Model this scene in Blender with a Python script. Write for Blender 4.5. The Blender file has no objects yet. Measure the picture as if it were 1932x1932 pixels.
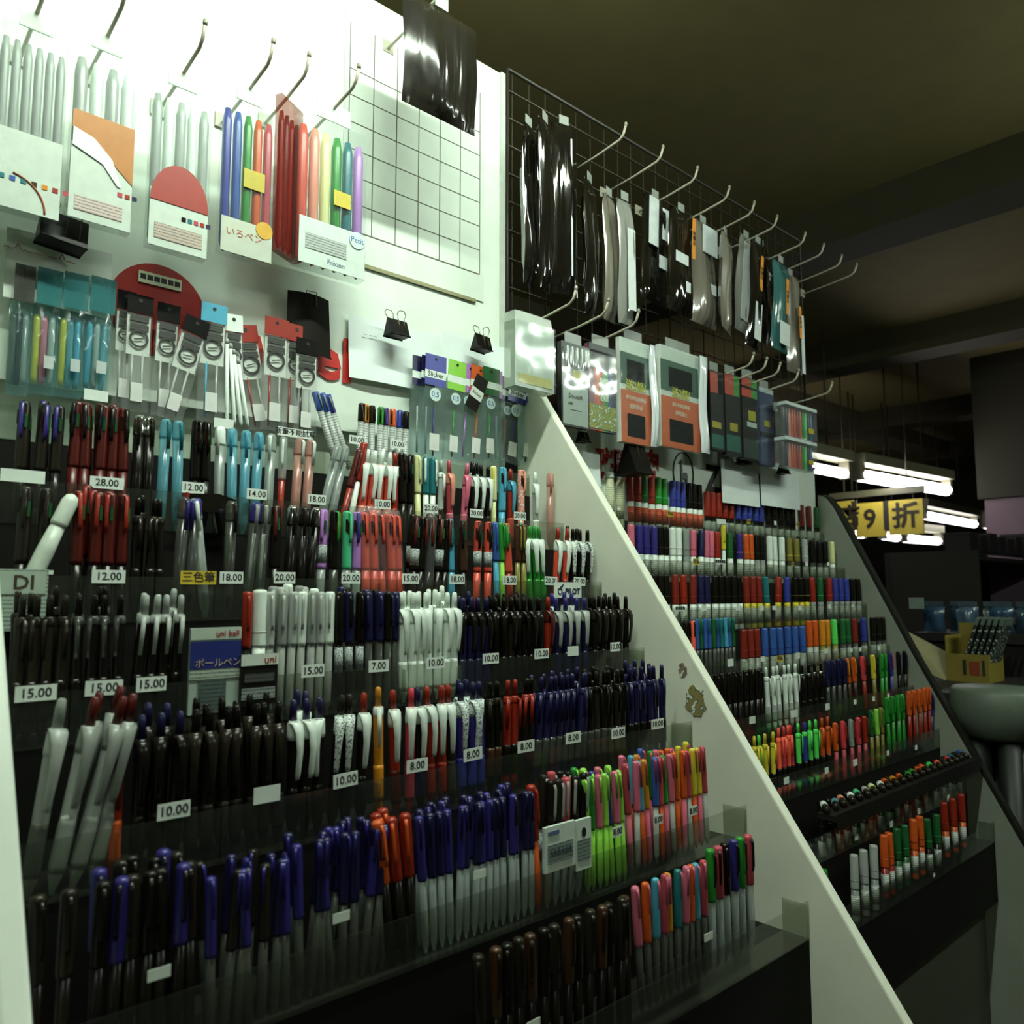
import bpy, math, random
from mathutils import Matrix, Vector, noise
random.seed(7)
R = random.Random(11)
D2R = math.pi/180
SC = bpy.context.scene
COL = SC.collection
EYE = 1.5

# ------------------------------------------------------------------ camera, world, big lamps, exposure
FPX = 1500.0
YAW = 47.8*D2R           # wall direction (+X) lies this far right of the view axis
PITCH = 5.67*D2R
fh = Vector((math.cos(YAW), math.sin(YAW), 0))
CR = Vector((math.sin(YAW), -math.cos(YAW), 0))
CF = fh*math.cos(PITCH) + Vector((0, 0, math.sin(PITCH)))
CU = CR.cross(CF)
CP = Vector((0, 0, EYE))
cam = bpy.data.cameras.new('camera')
cam.sensor_width = 36; cam.lens = FPX/1932*36; cam.clip_start = .02
cam.dof.use_dof = True; cam.dof.focus_distance = 1.32; cam.dof.aperture_fstop = 7.0
co = bpy.data.objects.new('camera', cam); COL.objects.link(co)
mw = Matrix((CR, CU, -CF)).transposed().to_4x4(); mw.translation = CP
co.matrix_world = mw
SC.camera = co
SC.view_settings.view_transform = 'Standard'; SC.view_settings.look = 'None'
SC.view_settings.gamma = 1; SC.view_settings.use_curve_mapping = False
SC.view_settings.exposure = 0.62
SC.cycles.transparent_max_bounces = 32
W = bpy.data.worlds.new('world'); SC.world = W; W.use_nodes = True
W.node_tree.nodes['Background'].inputs[0].default_value = (.5, .6, .4, 1)
W.node_tree.nodes['Background'].inputs[1].default_value = .02
TUBE_MAIN = 120.0; TUBE_AISLE = 70.0; TUBE_FAR = 14.0
LAMPCOL = (.86, 1.0, .88)

def ray(u, v):
    return (CF + CR*((u-966)/FPX) + CU*((966-v)/FPX))
def at(u, v, Y=None, X=None, Z=None):
    d = ray(u, v)
    t = Y/d.y if Y is not None else (X/d.x if X is not None else (Z-EYE)/d.z)
    return CP + d*t
def ux(u, v, Y): return at(u, v, Y=Y).x

# ------------------------------------------------------------------ materials (all procedural)
def lin(h):
    h = h.lstrip('#'); r = []
    for i in (0, 2, 4):
        c = int(h[i:i+2], 16)/255
        r.append(c/12.92 if c <= .04045 else ((c+.055)/1.055)**2.4)
    return (*r, 1)
MC = {}
def M(col, rough=.45, metal=0, kind='solid', spec=.5, emit=0, a=.35, coat=0):
    key = (col, rough, metal, kind, spec, emit, a, coat)
    if key in MC: return MC[key]
    m = bpy.data.materials.new('%s_%s' % (kind, str(col).strip('#'))); m.use_nodes = True
    nt = m.node_tree; N = nt.nodes; L = nt.links; b = N['Principled BSDF']; out = N['Material Output']
    c = lin(col) if isinstance(col, str) else (*col, 1)
    b.inputs['Base Color'].default_value = c; b.inputs['Roughness'].default_value = rough
    b.inputs['Metallic'].default_value = metal; b.inputs['Specular IOR Level'].default_value = spec
    b.inputs['Coat Weight'].default_value = coat
    def tex(scale, detail=3):
        tc = N.new('ShaderNodeTexCoord'); t = N.new('ShaderNodeTexNoise'); t.inputs['Scale'].default_value = scale
        t.inputs['Detail'].default_value = detail; L.new(tc.outputs['Object'], t.inputs['Vector']); return t
    if kind == 'solid':        # faint mottling so plastics are not perfectly flat
        t = tex(60); mx = N.new('ShaderNodeMix'); mx.data_type = 'RGBA'; mx.blend_type = 'MULTIPLY'
        r = N.new('ShaderNodeMapRange'); r.inputs[3].default_value = .82; r.inputs[4].default_value = 1.12
        L.new(t.outputs['Fac'], r.inputs[0]); mx.inputs[0].default_value = 1
        mx.inputs[6].default_value = c; L.new(r.outputs[0], mx.inputs[7]); L.new(mx.outputs[2], b.inputs['Base Color'])
    if kind in ('board', 'paper'):
        t = tex(9 if kind == 'board' else 14, 6); r = N.new('ShaderNodeValToRGB')
        r.color_ramp.elements[0].position = .3; r.color_ramp.elements[1].position = .62
        r.color_ramp.elements[0].color = tuple(x*.9 for x in c[:3])+(1,); r.color_ramp.elements[1].color = c
        L.new(t.outputs['Fac'], r.inputs[0]); L.new(r.outputs[0], b.inputs['Base Color'])
    if kind == 'wrinkle':      # shiny shrink film over dark goods
        t = tex(1, 2); mp = N.new('ShaderNodeMapping'); mp.inputs['Scale'].default_value = (34, 34, 4.5)
        L.new(t.inputs['Vector'].links[0].from_socket, mp.inputs[0]); L.new(mp.outputs[0], t.inputs['Vector'])
        bp = N.new('ShaderNodeBump'); bp.inputs['Strength'].default_value = .8; bp.inputs['Distance'].default_value = .012
        L.new(t.outputs['Fac'], bp.inputs['Height']); L.new(bp.outputs[0], b.inputs['Normal'])
        L.new(bp.outputs[0], b.inputs['Coat Normal'])
    if kind == 'film':         # clear plastic: see-through with gloss and a little haze
        tr = N.new('ShaderNodeBsdfTransparent'); tr.inputs[0].default_value = tuple(.6+.4*x for x in c[:3])+(1,)
        gl = N.new('ShaderNodeBsdfGlossy'); gl.inputs['Roughness'].default_value = rough
        mx = N.new('ShaderNodeMixShader'); lw = N.new('ShaderNodeLayerWeight'); lw.inputs[0].default_value = .5; fr = N.new('ShaderNodeMath'); fr.operation = 'POWER'; fr.inputs[1].default_value = 3.5; L.new(lw.outputs['Facing'], fr.inputs[0]); f2 = N.new('ShaderNodeMath'); f2.operation = 'MULTIPLY_ADD'; f2.inputs[1].default_value = .55; f2.inputs[2].default_value = .03; L.new(fr.outputs[0], f2.inputs[0])
        t = tex(14, 1); bp = N.new('ShaderNodeBump'); bp.inputs['Strength'].default_value = .5; bp.inputs['Distance'].default_value = .006
        L.new(t.outputs['Fac'], bp.inputs['Height']); L.new(bp.outputs[0], gl.inputs['Normal'])
        L.new(f2.outputs[0], mx.inputs[0]); L.new(tr.outputs[0], mx.inputs[1]); L.new(gl.outputs[0], mx.inputs[2])
        m2 = N.new('ShaderNodeMixShader'); m2.inputs[0].default_value = a
        L.new(mx.outputs[0], m2.inputs[1]); L.new(b.outputs[0], m2.inputs[2]); L.new(m2.outputs[0], out.inputs[0])
    if kind == 'print':        # packaging artwork seen small: coloured blotches
        t = tex(120, 3); r = N.new('ShaderNodeValToRGB'); r.color_ramp.interpolation = 'CONSTANT'
        e = r.color_ramp.elements; e[0].color = c; e[1].position = .58; e[1].color = (.75, .8, .72, 1)
        x = e.new(.52); x.color = (c[0]*.3, c[1]*.5, c[2]*.4, 1)
        L.new(t.outputs['Fac'], r.inputs[0]); L.new(r.outputs[0], b.inputs['Base Color'])
    if kind == 'dots':         # small pale pattern on a barrel
        t = N.new('ShaderNodeTexVoronoi'); t.inputs['Scale'].default_value = 260
        tc = N.new('ShaderNodeTexCoord'); L.new(tc.outputs['Object'], t.inputs['Vector'])
        r = N.new('ShaderNodeValToRGB'); r.color_ramp.elements[0].position = .3; r.color_ramp.elements[1].position = .42
        r.color_ramp.elements[0].color = (.8, .8, .75, 1); r.color_ramp.elements[1].color = c
        L.new(t.outputs['Distance'], r.inputs[0]); L.new(r.outputs[0], b.inputs['Base Color'])
    if kind == 'lines':        # fine lines of small print
        tc = N.new('ShaderNodeTexCoord'); w = N.new('ShaderNodeTexWave'); w.bands_direction = 'Z'
        w.inputs['Scale'].default_value = 75; w.inputs['Distortion'].default_value = 2.5; w.inputs['Detail Scale'].default_value = 9
        L.new(tc.outputs['Object'], w.inputs['Vector'])
        r = N.new('ShaderNodeValToRGB'); r.color_ramp.elements[0].position = .12; r.color_ramp.elements[1].position = .3
        r.color_ramp.elements[0].color = (c[0]*.35, c[1]*.35, c[2]*.4, 1); r.color_ramp.elements[1].color = c
        L.new(w.outputs['Fac'], r.inputs[0]); L.new(r.outputs[0], b.inputs['Base Color'])
    if kind == 'speck':        # a printed line of tiny lettering
        t = tex(650, 1); r = N.new('ShaderNodeValToRGB'); r.color_ramp.elements[0].position = .40; r.color_ramp.elements[1].position = .46
        r.color_ramp.elements[0].color = (.05, .06, .12, 1); r.color_ramp.elements[1].color = c
        L.new(t.outputs['Fac'], r.inputs[0]); L.new(r.outputs[0], b.inputs['Base Color'])
    if kind == 'rainbow':
        tc = N.new('ShaderNodeTexCoord'); s = N.new('ShaderNodeSeparateXYZ'); L.new(tc.outputs['Object'], s.inputs[0])
        mr = N.new('ShaderNodeMapRange'); mr.inputs[1].default_value = -.035; mr.inputs[2].default_value = .035
        L.new(s.outputs['X'], mr.inputs[0]); r = N.new('ShaderNodeValToRGB'); r.color_ramp.interpolation = 'CONSTANT'
        cols = ['#7a4a58', '#d0402a', '#c96a2e', '#d8482c', '#5c9a40', '#2f8a4c', '#2f4a7c', '#2a2a50']
        e = r.color_ramp.elements; e[0].color = lin(cols[0]); e[1].position = .97; e[1].color = lin('#202030')
        for i, q in enumerate(cols[1:]): x = e.new((i+1)/8); x.color = lin(q)
        L.new(mr.outputs[0], r.inputs[0]); L.new(r.outputs[0], b.inputs['Base Color'])
    if kind == 'glow':
        em = N.new('ShaderNodeEmission'); em.inputs[0].default_value = c; em.inputs[1].default_value = emit
        L.new(em.outputs[0], out.inputs[0])
    MC[key] = m; return m

C = dict(black='#14110c', dark='#231f17', navy='#17163f', purp='#2c2670', red='#8e2412', dred='#4e120b', salmon='#cf4c38',
         pink='#cf6a80', rose='#b0434f', peach='#e2937c', cream='#dfe3a0', lime='#8fd04a', green='#26862c', dgreen='#1d5a2c',
         mint='#4cbf88', lav='#b07cc4', lblue='#4aa0bc', blue='#32569e', teal='#1f6e74', orange='#cc561c', amber='#d0861e',
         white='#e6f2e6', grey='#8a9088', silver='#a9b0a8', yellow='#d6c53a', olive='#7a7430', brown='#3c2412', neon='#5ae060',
         coral='#ff6a50', cobalt='#303b92', clear='#b8c4bc', smoke='#5a5e54', aqua='#7cc8d8', tpink='#d8a898', brick='#7a2418',
         pinkred='#d0404a', cork='#8a6a30')
def mat(name):
    if name in ('clear', 'aqua', 'tpink', 'smoke'): return M(C[name], .2, kind='film', a=.45)
    if name == 'chrome': return M('#c8ccc8', .15, 1)
    if name == 'floral': return M(C['peach'], .4, kind='dots')
    if name == 'script': return M(C['white'], .4, kind='speck')
    if name in ('black', 'dark'): return M(C[name], .25, spec=.3)
    return M(C.get(name, name), .32)

# ------------------------------------------------------------------ mesh helpers
class MB:
    def __init__(s): s.v = []; s.f = []; s.smooth = []
    def add(s, vs, fs, sm=False):
        o = len(s.v); s.v += [tuple(p) for p in vs]; s.f += [tuple(i+o for i in f) for f in fs]; s.smooth += [sm]*len(fs); return s
    def box(s, x0, x1, y0, y1, z0, z1):
        v = [(x, y, z) for x in (x0, x1) for y in (y0, y1) for z in (z0, z1)]
        return s.add(v, [(0, 1, 3, 2), (4, 6, 7, 5), (0, 4, 5, 1), (2, 3, 7, 6), (0, 2, 6, 4), (1, 5, 7, 3)])
    def lathe(s, prof, seg=10, cx=0, cy=0):
        vs = []; fs = []; n = len(prof)
        for r, z in prof:
            for i in range(seg):
                a = 2*math.pi*i/seg; vs.append((cx+r*math.cos(a), cy+r*math.sin(a), z))
        for j in range(n-1):
            for i in range(seg):
                k = (i+1) % seg; fs.append((j*seg+i, j*seg+k, (j+1)*seg+k, (j+1)*seg+i))
        fs.append(tuple(range(seg-1, -1, -1))); fs.append(tuple((n-1)*seg+i for i in range(seg)))
        return s.add(vs, fs, True)
    def tube(s, pts, r, seg=7):
        pts = [Vector(p) for p in pts]; vs = []; fs = []
        for j, p in enumerate(pts):
            d = (pts[min(j+1, len(pts)-1)]-pts[max(j-1, 0)]).normalized()
            a = d.cross(Vector((0, 0, 1)));
            if a.length < .1: a = d.cross(Vector((1, 0, 0)))
            a.normalize(); b = d.cross(a)
            for i in range(seg):
                t = 2*math.pi*i/seg; vs.append(p+a*r*math.cos(t)+b*r*math.sin(t))
        for j in range(len(pts)-1):
            for i in range(seg):
                k = (i+1) % seg; fs.append((j*seg+i, j*seg+k, (j+1)*seg+k, (j+1)*seg+i))
        fs.append(tuple(range(seg-1, -1, -1))); fs.append(tuple((len(pts)-1)*seg+i for i in range(seg)))
        return s.add(vs, fs, True)
    def prism(s, poly, y0, y1):      # polygon in XZ, extruded along Y
        n = len(poly); vs = [(x, y0, z) for x, z in poly]+[(x, y1, z) for x, z in poly]
        fs = [tuple(range(n)), tuple(range(2*n-1, n-1, -1))]+[(i, i+n, (i+1) % n+n, (i+1) % n) for i in range(n)]
        return s.add(vs, fs)
    def strip(s, pts, w, th):        # bent strip: pts in YZ, width along X
        vs = []; n = len(pts)
        for (y, z, k) in pts:
            for dx in (-w*k/2, w*k/2):
                for dy in (-th/2, th/2): vs.append((dx, y+dy, z))
        fs = [(0, 1, 3, 2), (4*n-4, 4*n-2, 4*n-1, 4*n-3)]
        for j in range(n-1):
            o = 4*j; q = o+4
            fs += [(o, q, q+1, o+1), (o+2, o+3, q+3, q+2), (o, o+2, q+2, q), (o+1, q+1, q+3, o+3)]
        return s.add(vs, fs, True)
    def disc(s, cx, cz, r, y0, y1, seg=28, r2=None, kz=1):
        if r2 is None: return s.prism([(cx+r*math.cos(2*math.pi*i/seg), cz+kz*r*math.sin(2*math.pi*i/seg)) for i in range(seg)], y0, y1)
        vs = []; fs = []
        for i in range(seg):
            a = 2*math.pi*i/seg
            for q in (r, r2):
                for y in (y0, y1): vs.append((cx+q*math.cos(a), y, cz+kz*q*math.sin(a)))
        for i in range(seg):
            a = 4*i; b = 4*((i+1) % seg)
            fs += [(a, b, b+2, a+2), (a+1, a+3, b+3, b+1), (a, a+1, b+1, b), (a+2, b+2, b+3, a+3)]
        return s.add(vs, fs)
    def mesh(s, name, m, bevel=0):
        me = bpy.data.meshes.new(name); me.from_pydata(s.v, [], s.f); me.materials.append(m)
        me.polygons.foreach_set('use_smooth', s.smooth); me.update(); return me

def tag(o, label=None, cat=None, group=None, kind=None):
    if label: o['label'] = label
    if cat: o['category'] = cat
    if group: o['group'] = group
    if kind: o['kind'] = kind
    return o
def link(name, data, parent=None, loc=None, rot=None, label=None):
    o = bpy.data.objects.new(name, data); COL.objects.link(o)
    if parent: o.parent = parent
    if loc: o.location = loc
    if rot: o.rotation_euler = rot
    if label: o['label'] = label
    return o
def put(name, mb, m, parent=None, loc=None, rot=None, label=None): return link(name, mb.mesh(name, m), parent, loc, rot, label)
def thing(name, label, cat, loc, rot=(0, 0, 0), group=None):
    o = link(name, None, None, loc, rot); o.empty_display_size = .01
    return tag(o, label, cat, group)
def struct(name, mb, m): return tag(put(name, mb, m), kind='structure')

TX = {}
def text(body, size, m, parent, loc, name='lettering', rot=(math.pi/2, 0, 0), bold=.0, sx=1, align='CENTER', shear=0):
    key = (body, size, m.name, bold, align, shear)
    if key not in TX:
        c = bpy.data.curves.new('lettering', 'FONT'); c.body = body; c.size = size; c.extrude = .0002; c.offset = bold*size
        c.resolution_u = 2; c.align_x = align; c.align_y = 'CENTER'; c.shear = shear
        o = bpy.data.objects.new('lettering', c); COL.objects.link(o); bpy.context.view_layer.update()
        me = bpy.data.meshes.new_from_object(o); me.materials.clear(); me.materials.append(m)
        bpy.data.objects.remove(o); TX[key] = me
    o = link(name, TX[key], parent, loc, rot); o.scale = (sx, 1, 1); return o

# ------------------------------------------------------------------ setting
def planar(x0, x1, y0, y1, z0, z1): return MB().box(x0, x1, y0, y1, z0, z1)
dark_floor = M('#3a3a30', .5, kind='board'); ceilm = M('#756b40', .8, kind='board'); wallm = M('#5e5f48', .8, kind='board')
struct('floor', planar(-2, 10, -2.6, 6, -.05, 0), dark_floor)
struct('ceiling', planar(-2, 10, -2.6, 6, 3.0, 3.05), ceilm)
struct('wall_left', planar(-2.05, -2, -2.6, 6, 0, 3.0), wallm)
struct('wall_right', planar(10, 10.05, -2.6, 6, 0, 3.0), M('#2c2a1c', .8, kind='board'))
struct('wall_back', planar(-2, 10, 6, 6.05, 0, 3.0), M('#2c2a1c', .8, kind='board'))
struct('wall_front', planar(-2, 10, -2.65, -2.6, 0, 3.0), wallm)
for i, x in enumerate((2.9, 4.6, 6.6, 8.6)):
    struct('trim_%d' % (i+1), planar(x, x+.22, -2.6, 6, 2.84, 3.0), M('#3c381f', .8, kind='board'))
struct('trim_5', planar(-2, 10, 2.9, 3.15, 2.86, 3.0), M('#3c381f', .8, kind='board'))

def tube_lamp(x0, x1, y, z, strength, label, housing=True, ang=0, r=.016):
    t = thing('fluorescent_lamp', label, 'lamp', (x0, y, z), (0, 0, ang), 'fluorescent ceiling lamps')
    L = x1-x0; b = MB()
    if housing:
        b.prism([(-.02, .03), (L+.02, .03), (L+.02, .09), (-.02, .09)], -.045, .045)
    put('housing', b, M('#b9b7a0', .5), t)
    for q in (-.012, L-.012): put('socket', MB().box(q, q+.024, -.02, .02, -.02, .0295), M('#cfcfbf', .5), t)
    g = MB().tube([(.015, 0, 0), (L-.015, 0, 0)], r, 10)
    put('glass_tube', g, M(LAMPCOL, kind='glow', emit=strength), t)
    for q in (L*.2, L*.8): put('suspension_rod', MB().tube([(q, 0, .0905), (q, 0, 2.999-z)], .004, 6), M('#55543f', .5), t)
    return t
tube_lamp(-.05, 1.12, .46, 2.76, TUBE_MAIN, 'fluorescent lamp over the aisle in front of the near rack')
tube_lamp(2.0, 3.2, -.55, 2.62, TUBE_AISLE, 'fluorescent lamp over the aisle in front of the far rack')
tube_lamp(-1.4, -.2, -1.2, 2.7, TUBE_AISLE*.3, 'fluorescent lamp at the left end of the aisle')
# lamps the photo shows, beyond the far rack
for (u0, v0, u1, v1, z, r, st, lb) in (
        (1480, 872, 1594, 894, 2.18, .028, 2.2, 'lit fluorescent tube just right of the hanging marker cases, partly hidden by them'),
        (1622, 897, 1786, 925, 2.18, .036, 3.0, 'big bright fluorescent tube hanging right above the yellow sign'),
        (1742, 972, 1838, 989, 2.1, .034, 1, 'bright long fluorescent tube right of the yellow sign'),
        (1858, 990, 1872, 993, 2.1, .034, 1, 'short bright tube end at the right tip of the long lamp'),
        (1706, 1016, 1770, 1021, 1.93, .034, 1, 'short fluorescent tube under the right end of the yellow sign'),
        (1666, 1010, 1692, 1014, 1.93, .034, 1, 'small bright lamp under the gap between yellow sign panels'),
        (1604, 1004, 1626, 1008, 1.93, .034, 1, 'small bright lamp at the lower left of the yellow sign')):
    a = at(u0, v0, Z=z); b = at(u1, v1, Z=z)
    if (b-a).length > 1.6 and u0 != 1480: pass
    d = b-a; t = thing('fluorescent_lamp', lb, 'lamp', a, (0, 0, math.atan2(d.y, d.x)), 'fluorescent ceiling lamps')
    L = d.length; sc = 1
    put('glass_tube', MB().tube([(0, 0, 0), (L, 0, 0)], r, 10), M((1, .97, 1.0), kind='glow', emit=TUBE_FAR*.35 if st == 1 else 4*st), t)
    for q in (-.03, L-.01): put('socket', MB().box(q, q+.04, -.03, .03, -.03, .0695), M('#77745f', .5), t)
    put('housing', MB().box(-.02, L+.02, -.05, .05, .07, .13), M('#8a8870', .5), t)
    for q in (.3, .7): put('suspension_rod', MB().tube([(L*q, 0, .1305), (L*q, 0, 2.999-z)], .006, 6), M('#3a3828', .6), t)

# ------------------------------------------------------------------ racks
NP = [1.13-.0925*k for k in range(7)]; NZ = [EYE+.24-.11*k for k in range(7)]      # near rack: plane of pocket fronts, tag height
FP = [1.15-.06*k for k in range(8)];   FZ = [EYE+.182-.109*k for k in range(8)]    # far rack
panelm = M('#f0f4e0', .5, kind='board'); boardm = M('#dfeadb', .5, kind='board')
def side_panel(x0, x1, top, front, m, parent, label=None, back=1.165):
    # profile in YZ: vertical back, slanted front edge
    b = MB(); n = len(front)
    poly = [(back, .05), (back, top)]+front
    vs = [(x0, y, z) for y, z in poly]+[(x1, y, z) for y, z in poly]; n = len(poly)
    b.add(vs, [tuple(range(n)), tuple(range(2*n-1, n-1, -1))]+[(i, i+n, (i+1) % n+n, (i+1) % n) for i in range(n)])
    o = put('side_panel', b, m, parent, label=label)
    bv = o.modifiers.new('bevel', 'BEVEL'); bv.width = .003; bv.segments = 2; bv.limit_method = 'ANGLE'
    return o
def prof(z): return .827+.703*(z-EYE)
near = thing('display_rack', 'near stepped pen rack with white slanted side panels under the white board', 'display rack', (0, 0, 0))
pf = [(prof(EYE+.47), EYE+.47), (prof(EYE-.58), EYE-.58), (.41, EYE-.64), (.41, .05)]
side_panel(1.07, 1.088, EYE+.475, pf, panelm, near)
side_panel(.120, .140, EYE+.475, pf, M('#dfe8da', .4, kind='board'), near)
def stairs(P, Z, x0, x1, drop=.055, last=.2):
    b = MB(); n = len(P)
    for k in range(n):
        back = P[k-1]-.005 if k else 1.165
        b.box(x0, x1, P[k]-.002, back, Z[k]-drop-.005, Z[k]-drop)
        nz = Z[k+1]-drop if k+1 < n else Z[k]-last
        b.box(x0, x1, P[k]-.002, P[k]+.003, nz, Z[k]-drop-.005)
    return b
put('stepped_shelf', stairs(NP, NZ, .140, 1.07), M('#0d0b07', .8, spec=.2), near)
put('plinth', MB().box(.140, 1.07, .60, 1.16, 0, EYE-.70), M('#4a4a3c', .7), near)
far = thing('display_rack', 'far stepped marker rack between two slanted side panels under the wire grid', 'display rack', (0, 0, 0))
def fprof(z): return 1.0+.53*(z-EYE)
ff = [(1.160, EYE+.292), (1.14, EYE+.285), (1.115, EYE+.25), (fprof(EYE-.187)-.0, EYE-.187), (.655, EYE-.65), (.60, EYE-.8), (.60, .05)]
side_panel(2.32, 2.34, EYE+.292, ff, M('#8d9486', .5, kind='board'), far, label='grey rounded end panel')
eb = MB()
put('stepped_shelf', stairs(FP, FZ, 1.088, 2.32), M('#0f0d08', .8, spec=.2), far)
put('plinth', MB().box(1.09, 2.32, .76, 1.16, 0, EYE-.80), M('#4a4a3c', .7), far)
# dark rubber edge along end panel
ed = MB()
pts = [(y, z) for y, z in ff]
for i in range(len(pts)-1):
    (y0, z0), (y1, z1) = pts[i], pts[i+1]
    ed.add([(x, y-dy, z) for x in (2.318, 2.344) for (y, z) in ((y0, z0), (y1, z1)) for dy in (.001, .012)],
           [(0, 2, 3, 1), (4, 5, 7, 6), (0, 4, 6, 2), (1, 3, 7, 5), (0, 1, 5, 4), (2, 6, 7, 3)])
put('edge_trim', ed, M('#16150f', .5), far)

board = thing('display_board', 'tall white panel board behind the near pen rack', 'board', (0, 1.2, 0))
put('panel', MB().box(-.6, 1.066, 0, .016, .1, 2.6), boardm, board)
put('edge_strip', MB().box(1.052, 1.064, -.006, -.0005, .1, 2.6), M('#c3cec0', .35), board)
# taped sheet with printed form lines
p0 = at(640, 300, Y=1.195); p1 = at(905, 520, Y=1.195)
sheet = thing('printed_sheet', 'white sheet printed with a grid of thin empty boxes on the white board', 'poster', (0, 1.198, 0))
X1 = ux(903, 480, 1.2); cw = (X1-ux(699, 440, 1.2))/5; X0 = X1-6*cw; Z0 = at(905, 519, Y=1.2).z; Z1 = Z0+.42
put('paper', MB().box(X0-.01, X1+.012, -.0008, 0, Z0-.055, Z1), M('#d9e5d6', .6, kind='paper'), sheet)
gl = MB(); nx = 6
for i in range(nx+1):
    gl.box(X0+i*cw-.0009, X0+i*cw+.0009, -.0013, -.0009, Z0, Z1-.03)
for j, hh in enumerate((0, .0505, .101, .1515, .202, .2525, .303)):
    gl.box(X0, X1, -.0013, -.0009, Z0+hh-(.0016 if j == 0 else .0009), Z0+hh+.0009)
put('printed_grid', gl, M('#5b5f4e', .7), sheet)
put('bottom_strip', MB().box(X0-.01, X1-.01, -.003, -.0005, Z0-.062, Z0-.055), M('#8d8a68', .6), sheet)  # thin brownish strip along the lower edge of the sheet

# ------------------------------------------------------------------ brand strips
sg = thing('sign_strip', 'white sign strip with red round mark and red lettering above near rack', 'sign', (0, 1.17, 0))
sx1 = ux(775, 745, 1.17)
put('strip', MB().box(.13, sx1, .004, .01, EYE+.27, EYE+.525), M('#e2eee0', .5, kind='board'), sg)
c = at(300, 585, Y=1.17)
put('round_mark', MB().disc(c.x, c.z, .068, .002, .0035, 40), M('#a01c14', .5), sg)
put('caption_plate', MB().box(c.x-.03, c.x+.03, -.001, .0005, c.z+.035, c.z+.052), M('#cfd4b4', .6), sg)
text('■■■■■■', .0105, M('#1d1a12', .7), sg, (c.x, -.0012, c.z+.0435), name='caption')
pe = at(640, 695, Y=1.17)
text('Pentel', .105, M('#b21d12', .5), sg, (ux(666, 700, 1.17), .0008, pe.z+.012), name='lettering', bold=.03, align='RIGHT')
sf = thing('sign_strip', 'white header strip with red Chinese lettering and oval animal mark, above far rack', 'sign', (0, 1.165, 0))
zt = at(1440, 875, Y=1.165).z
put('strip', MB().box(1.09, 2.315, .004, .012, EYE+.16, EYE+.37), M('#dbe6da', .5, kind='board'), sf)
put('top_edge', MB().box(1.09, 2.315, .0, .014, EYE+.37, EYE+.378), M('#7a2a1a', .5), sf)
redm = M('#a3231a', .5)
for ch, u, v, s in (('斑', 1148, 878, .085), ('馬', 1176, 880, .085), ('牌', 1222, 885, .10)):
    text(ch, s, redm, sf, (ux(u, v, 1.165), .0015, at(u, v, Y=1.165).z-.006), bold=.02)
q = at(1291, 893, Y=1.165)
put('oval_mark', MB().disc(q.x, q.z, .043, .001, .0035, 40, r2=.0405, kz=1.25), M('#333a38', .6), sf)
an = MB()   # long-necked hoofed animal outline inside the oval
an.prism([(-.012, .004), (.012, .006), (.017, -.002), (.015, -.012), (-.011, -.012)], 0, .002)
an.prism([(-.012, .004), (-.004, .007), (-.006, .026), (-.012, .030)], 0, .002)
an.prism([(-.020, .026), (-.006, .026), (-.005, .034), (-.010, .037)], 0, .002)
for lx in (-.010, -.006, .009, .014): an.prism([(lx-.0013, -.038), (lx+.0013, -.038), (lx+.002, -.010), (lx-.002, -.010)], 0, .002)
put('animal_mark', an, M('#59605a', .6), sf, (q.x, .0012, q.z-.003))
q = at(1346, 906, Y=1.165)
text('ZEBRA', .095, M('#15130e', .5), sf, (q.x-.03, .0015, q.z), bold=.035, align='LEFT')

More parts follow.
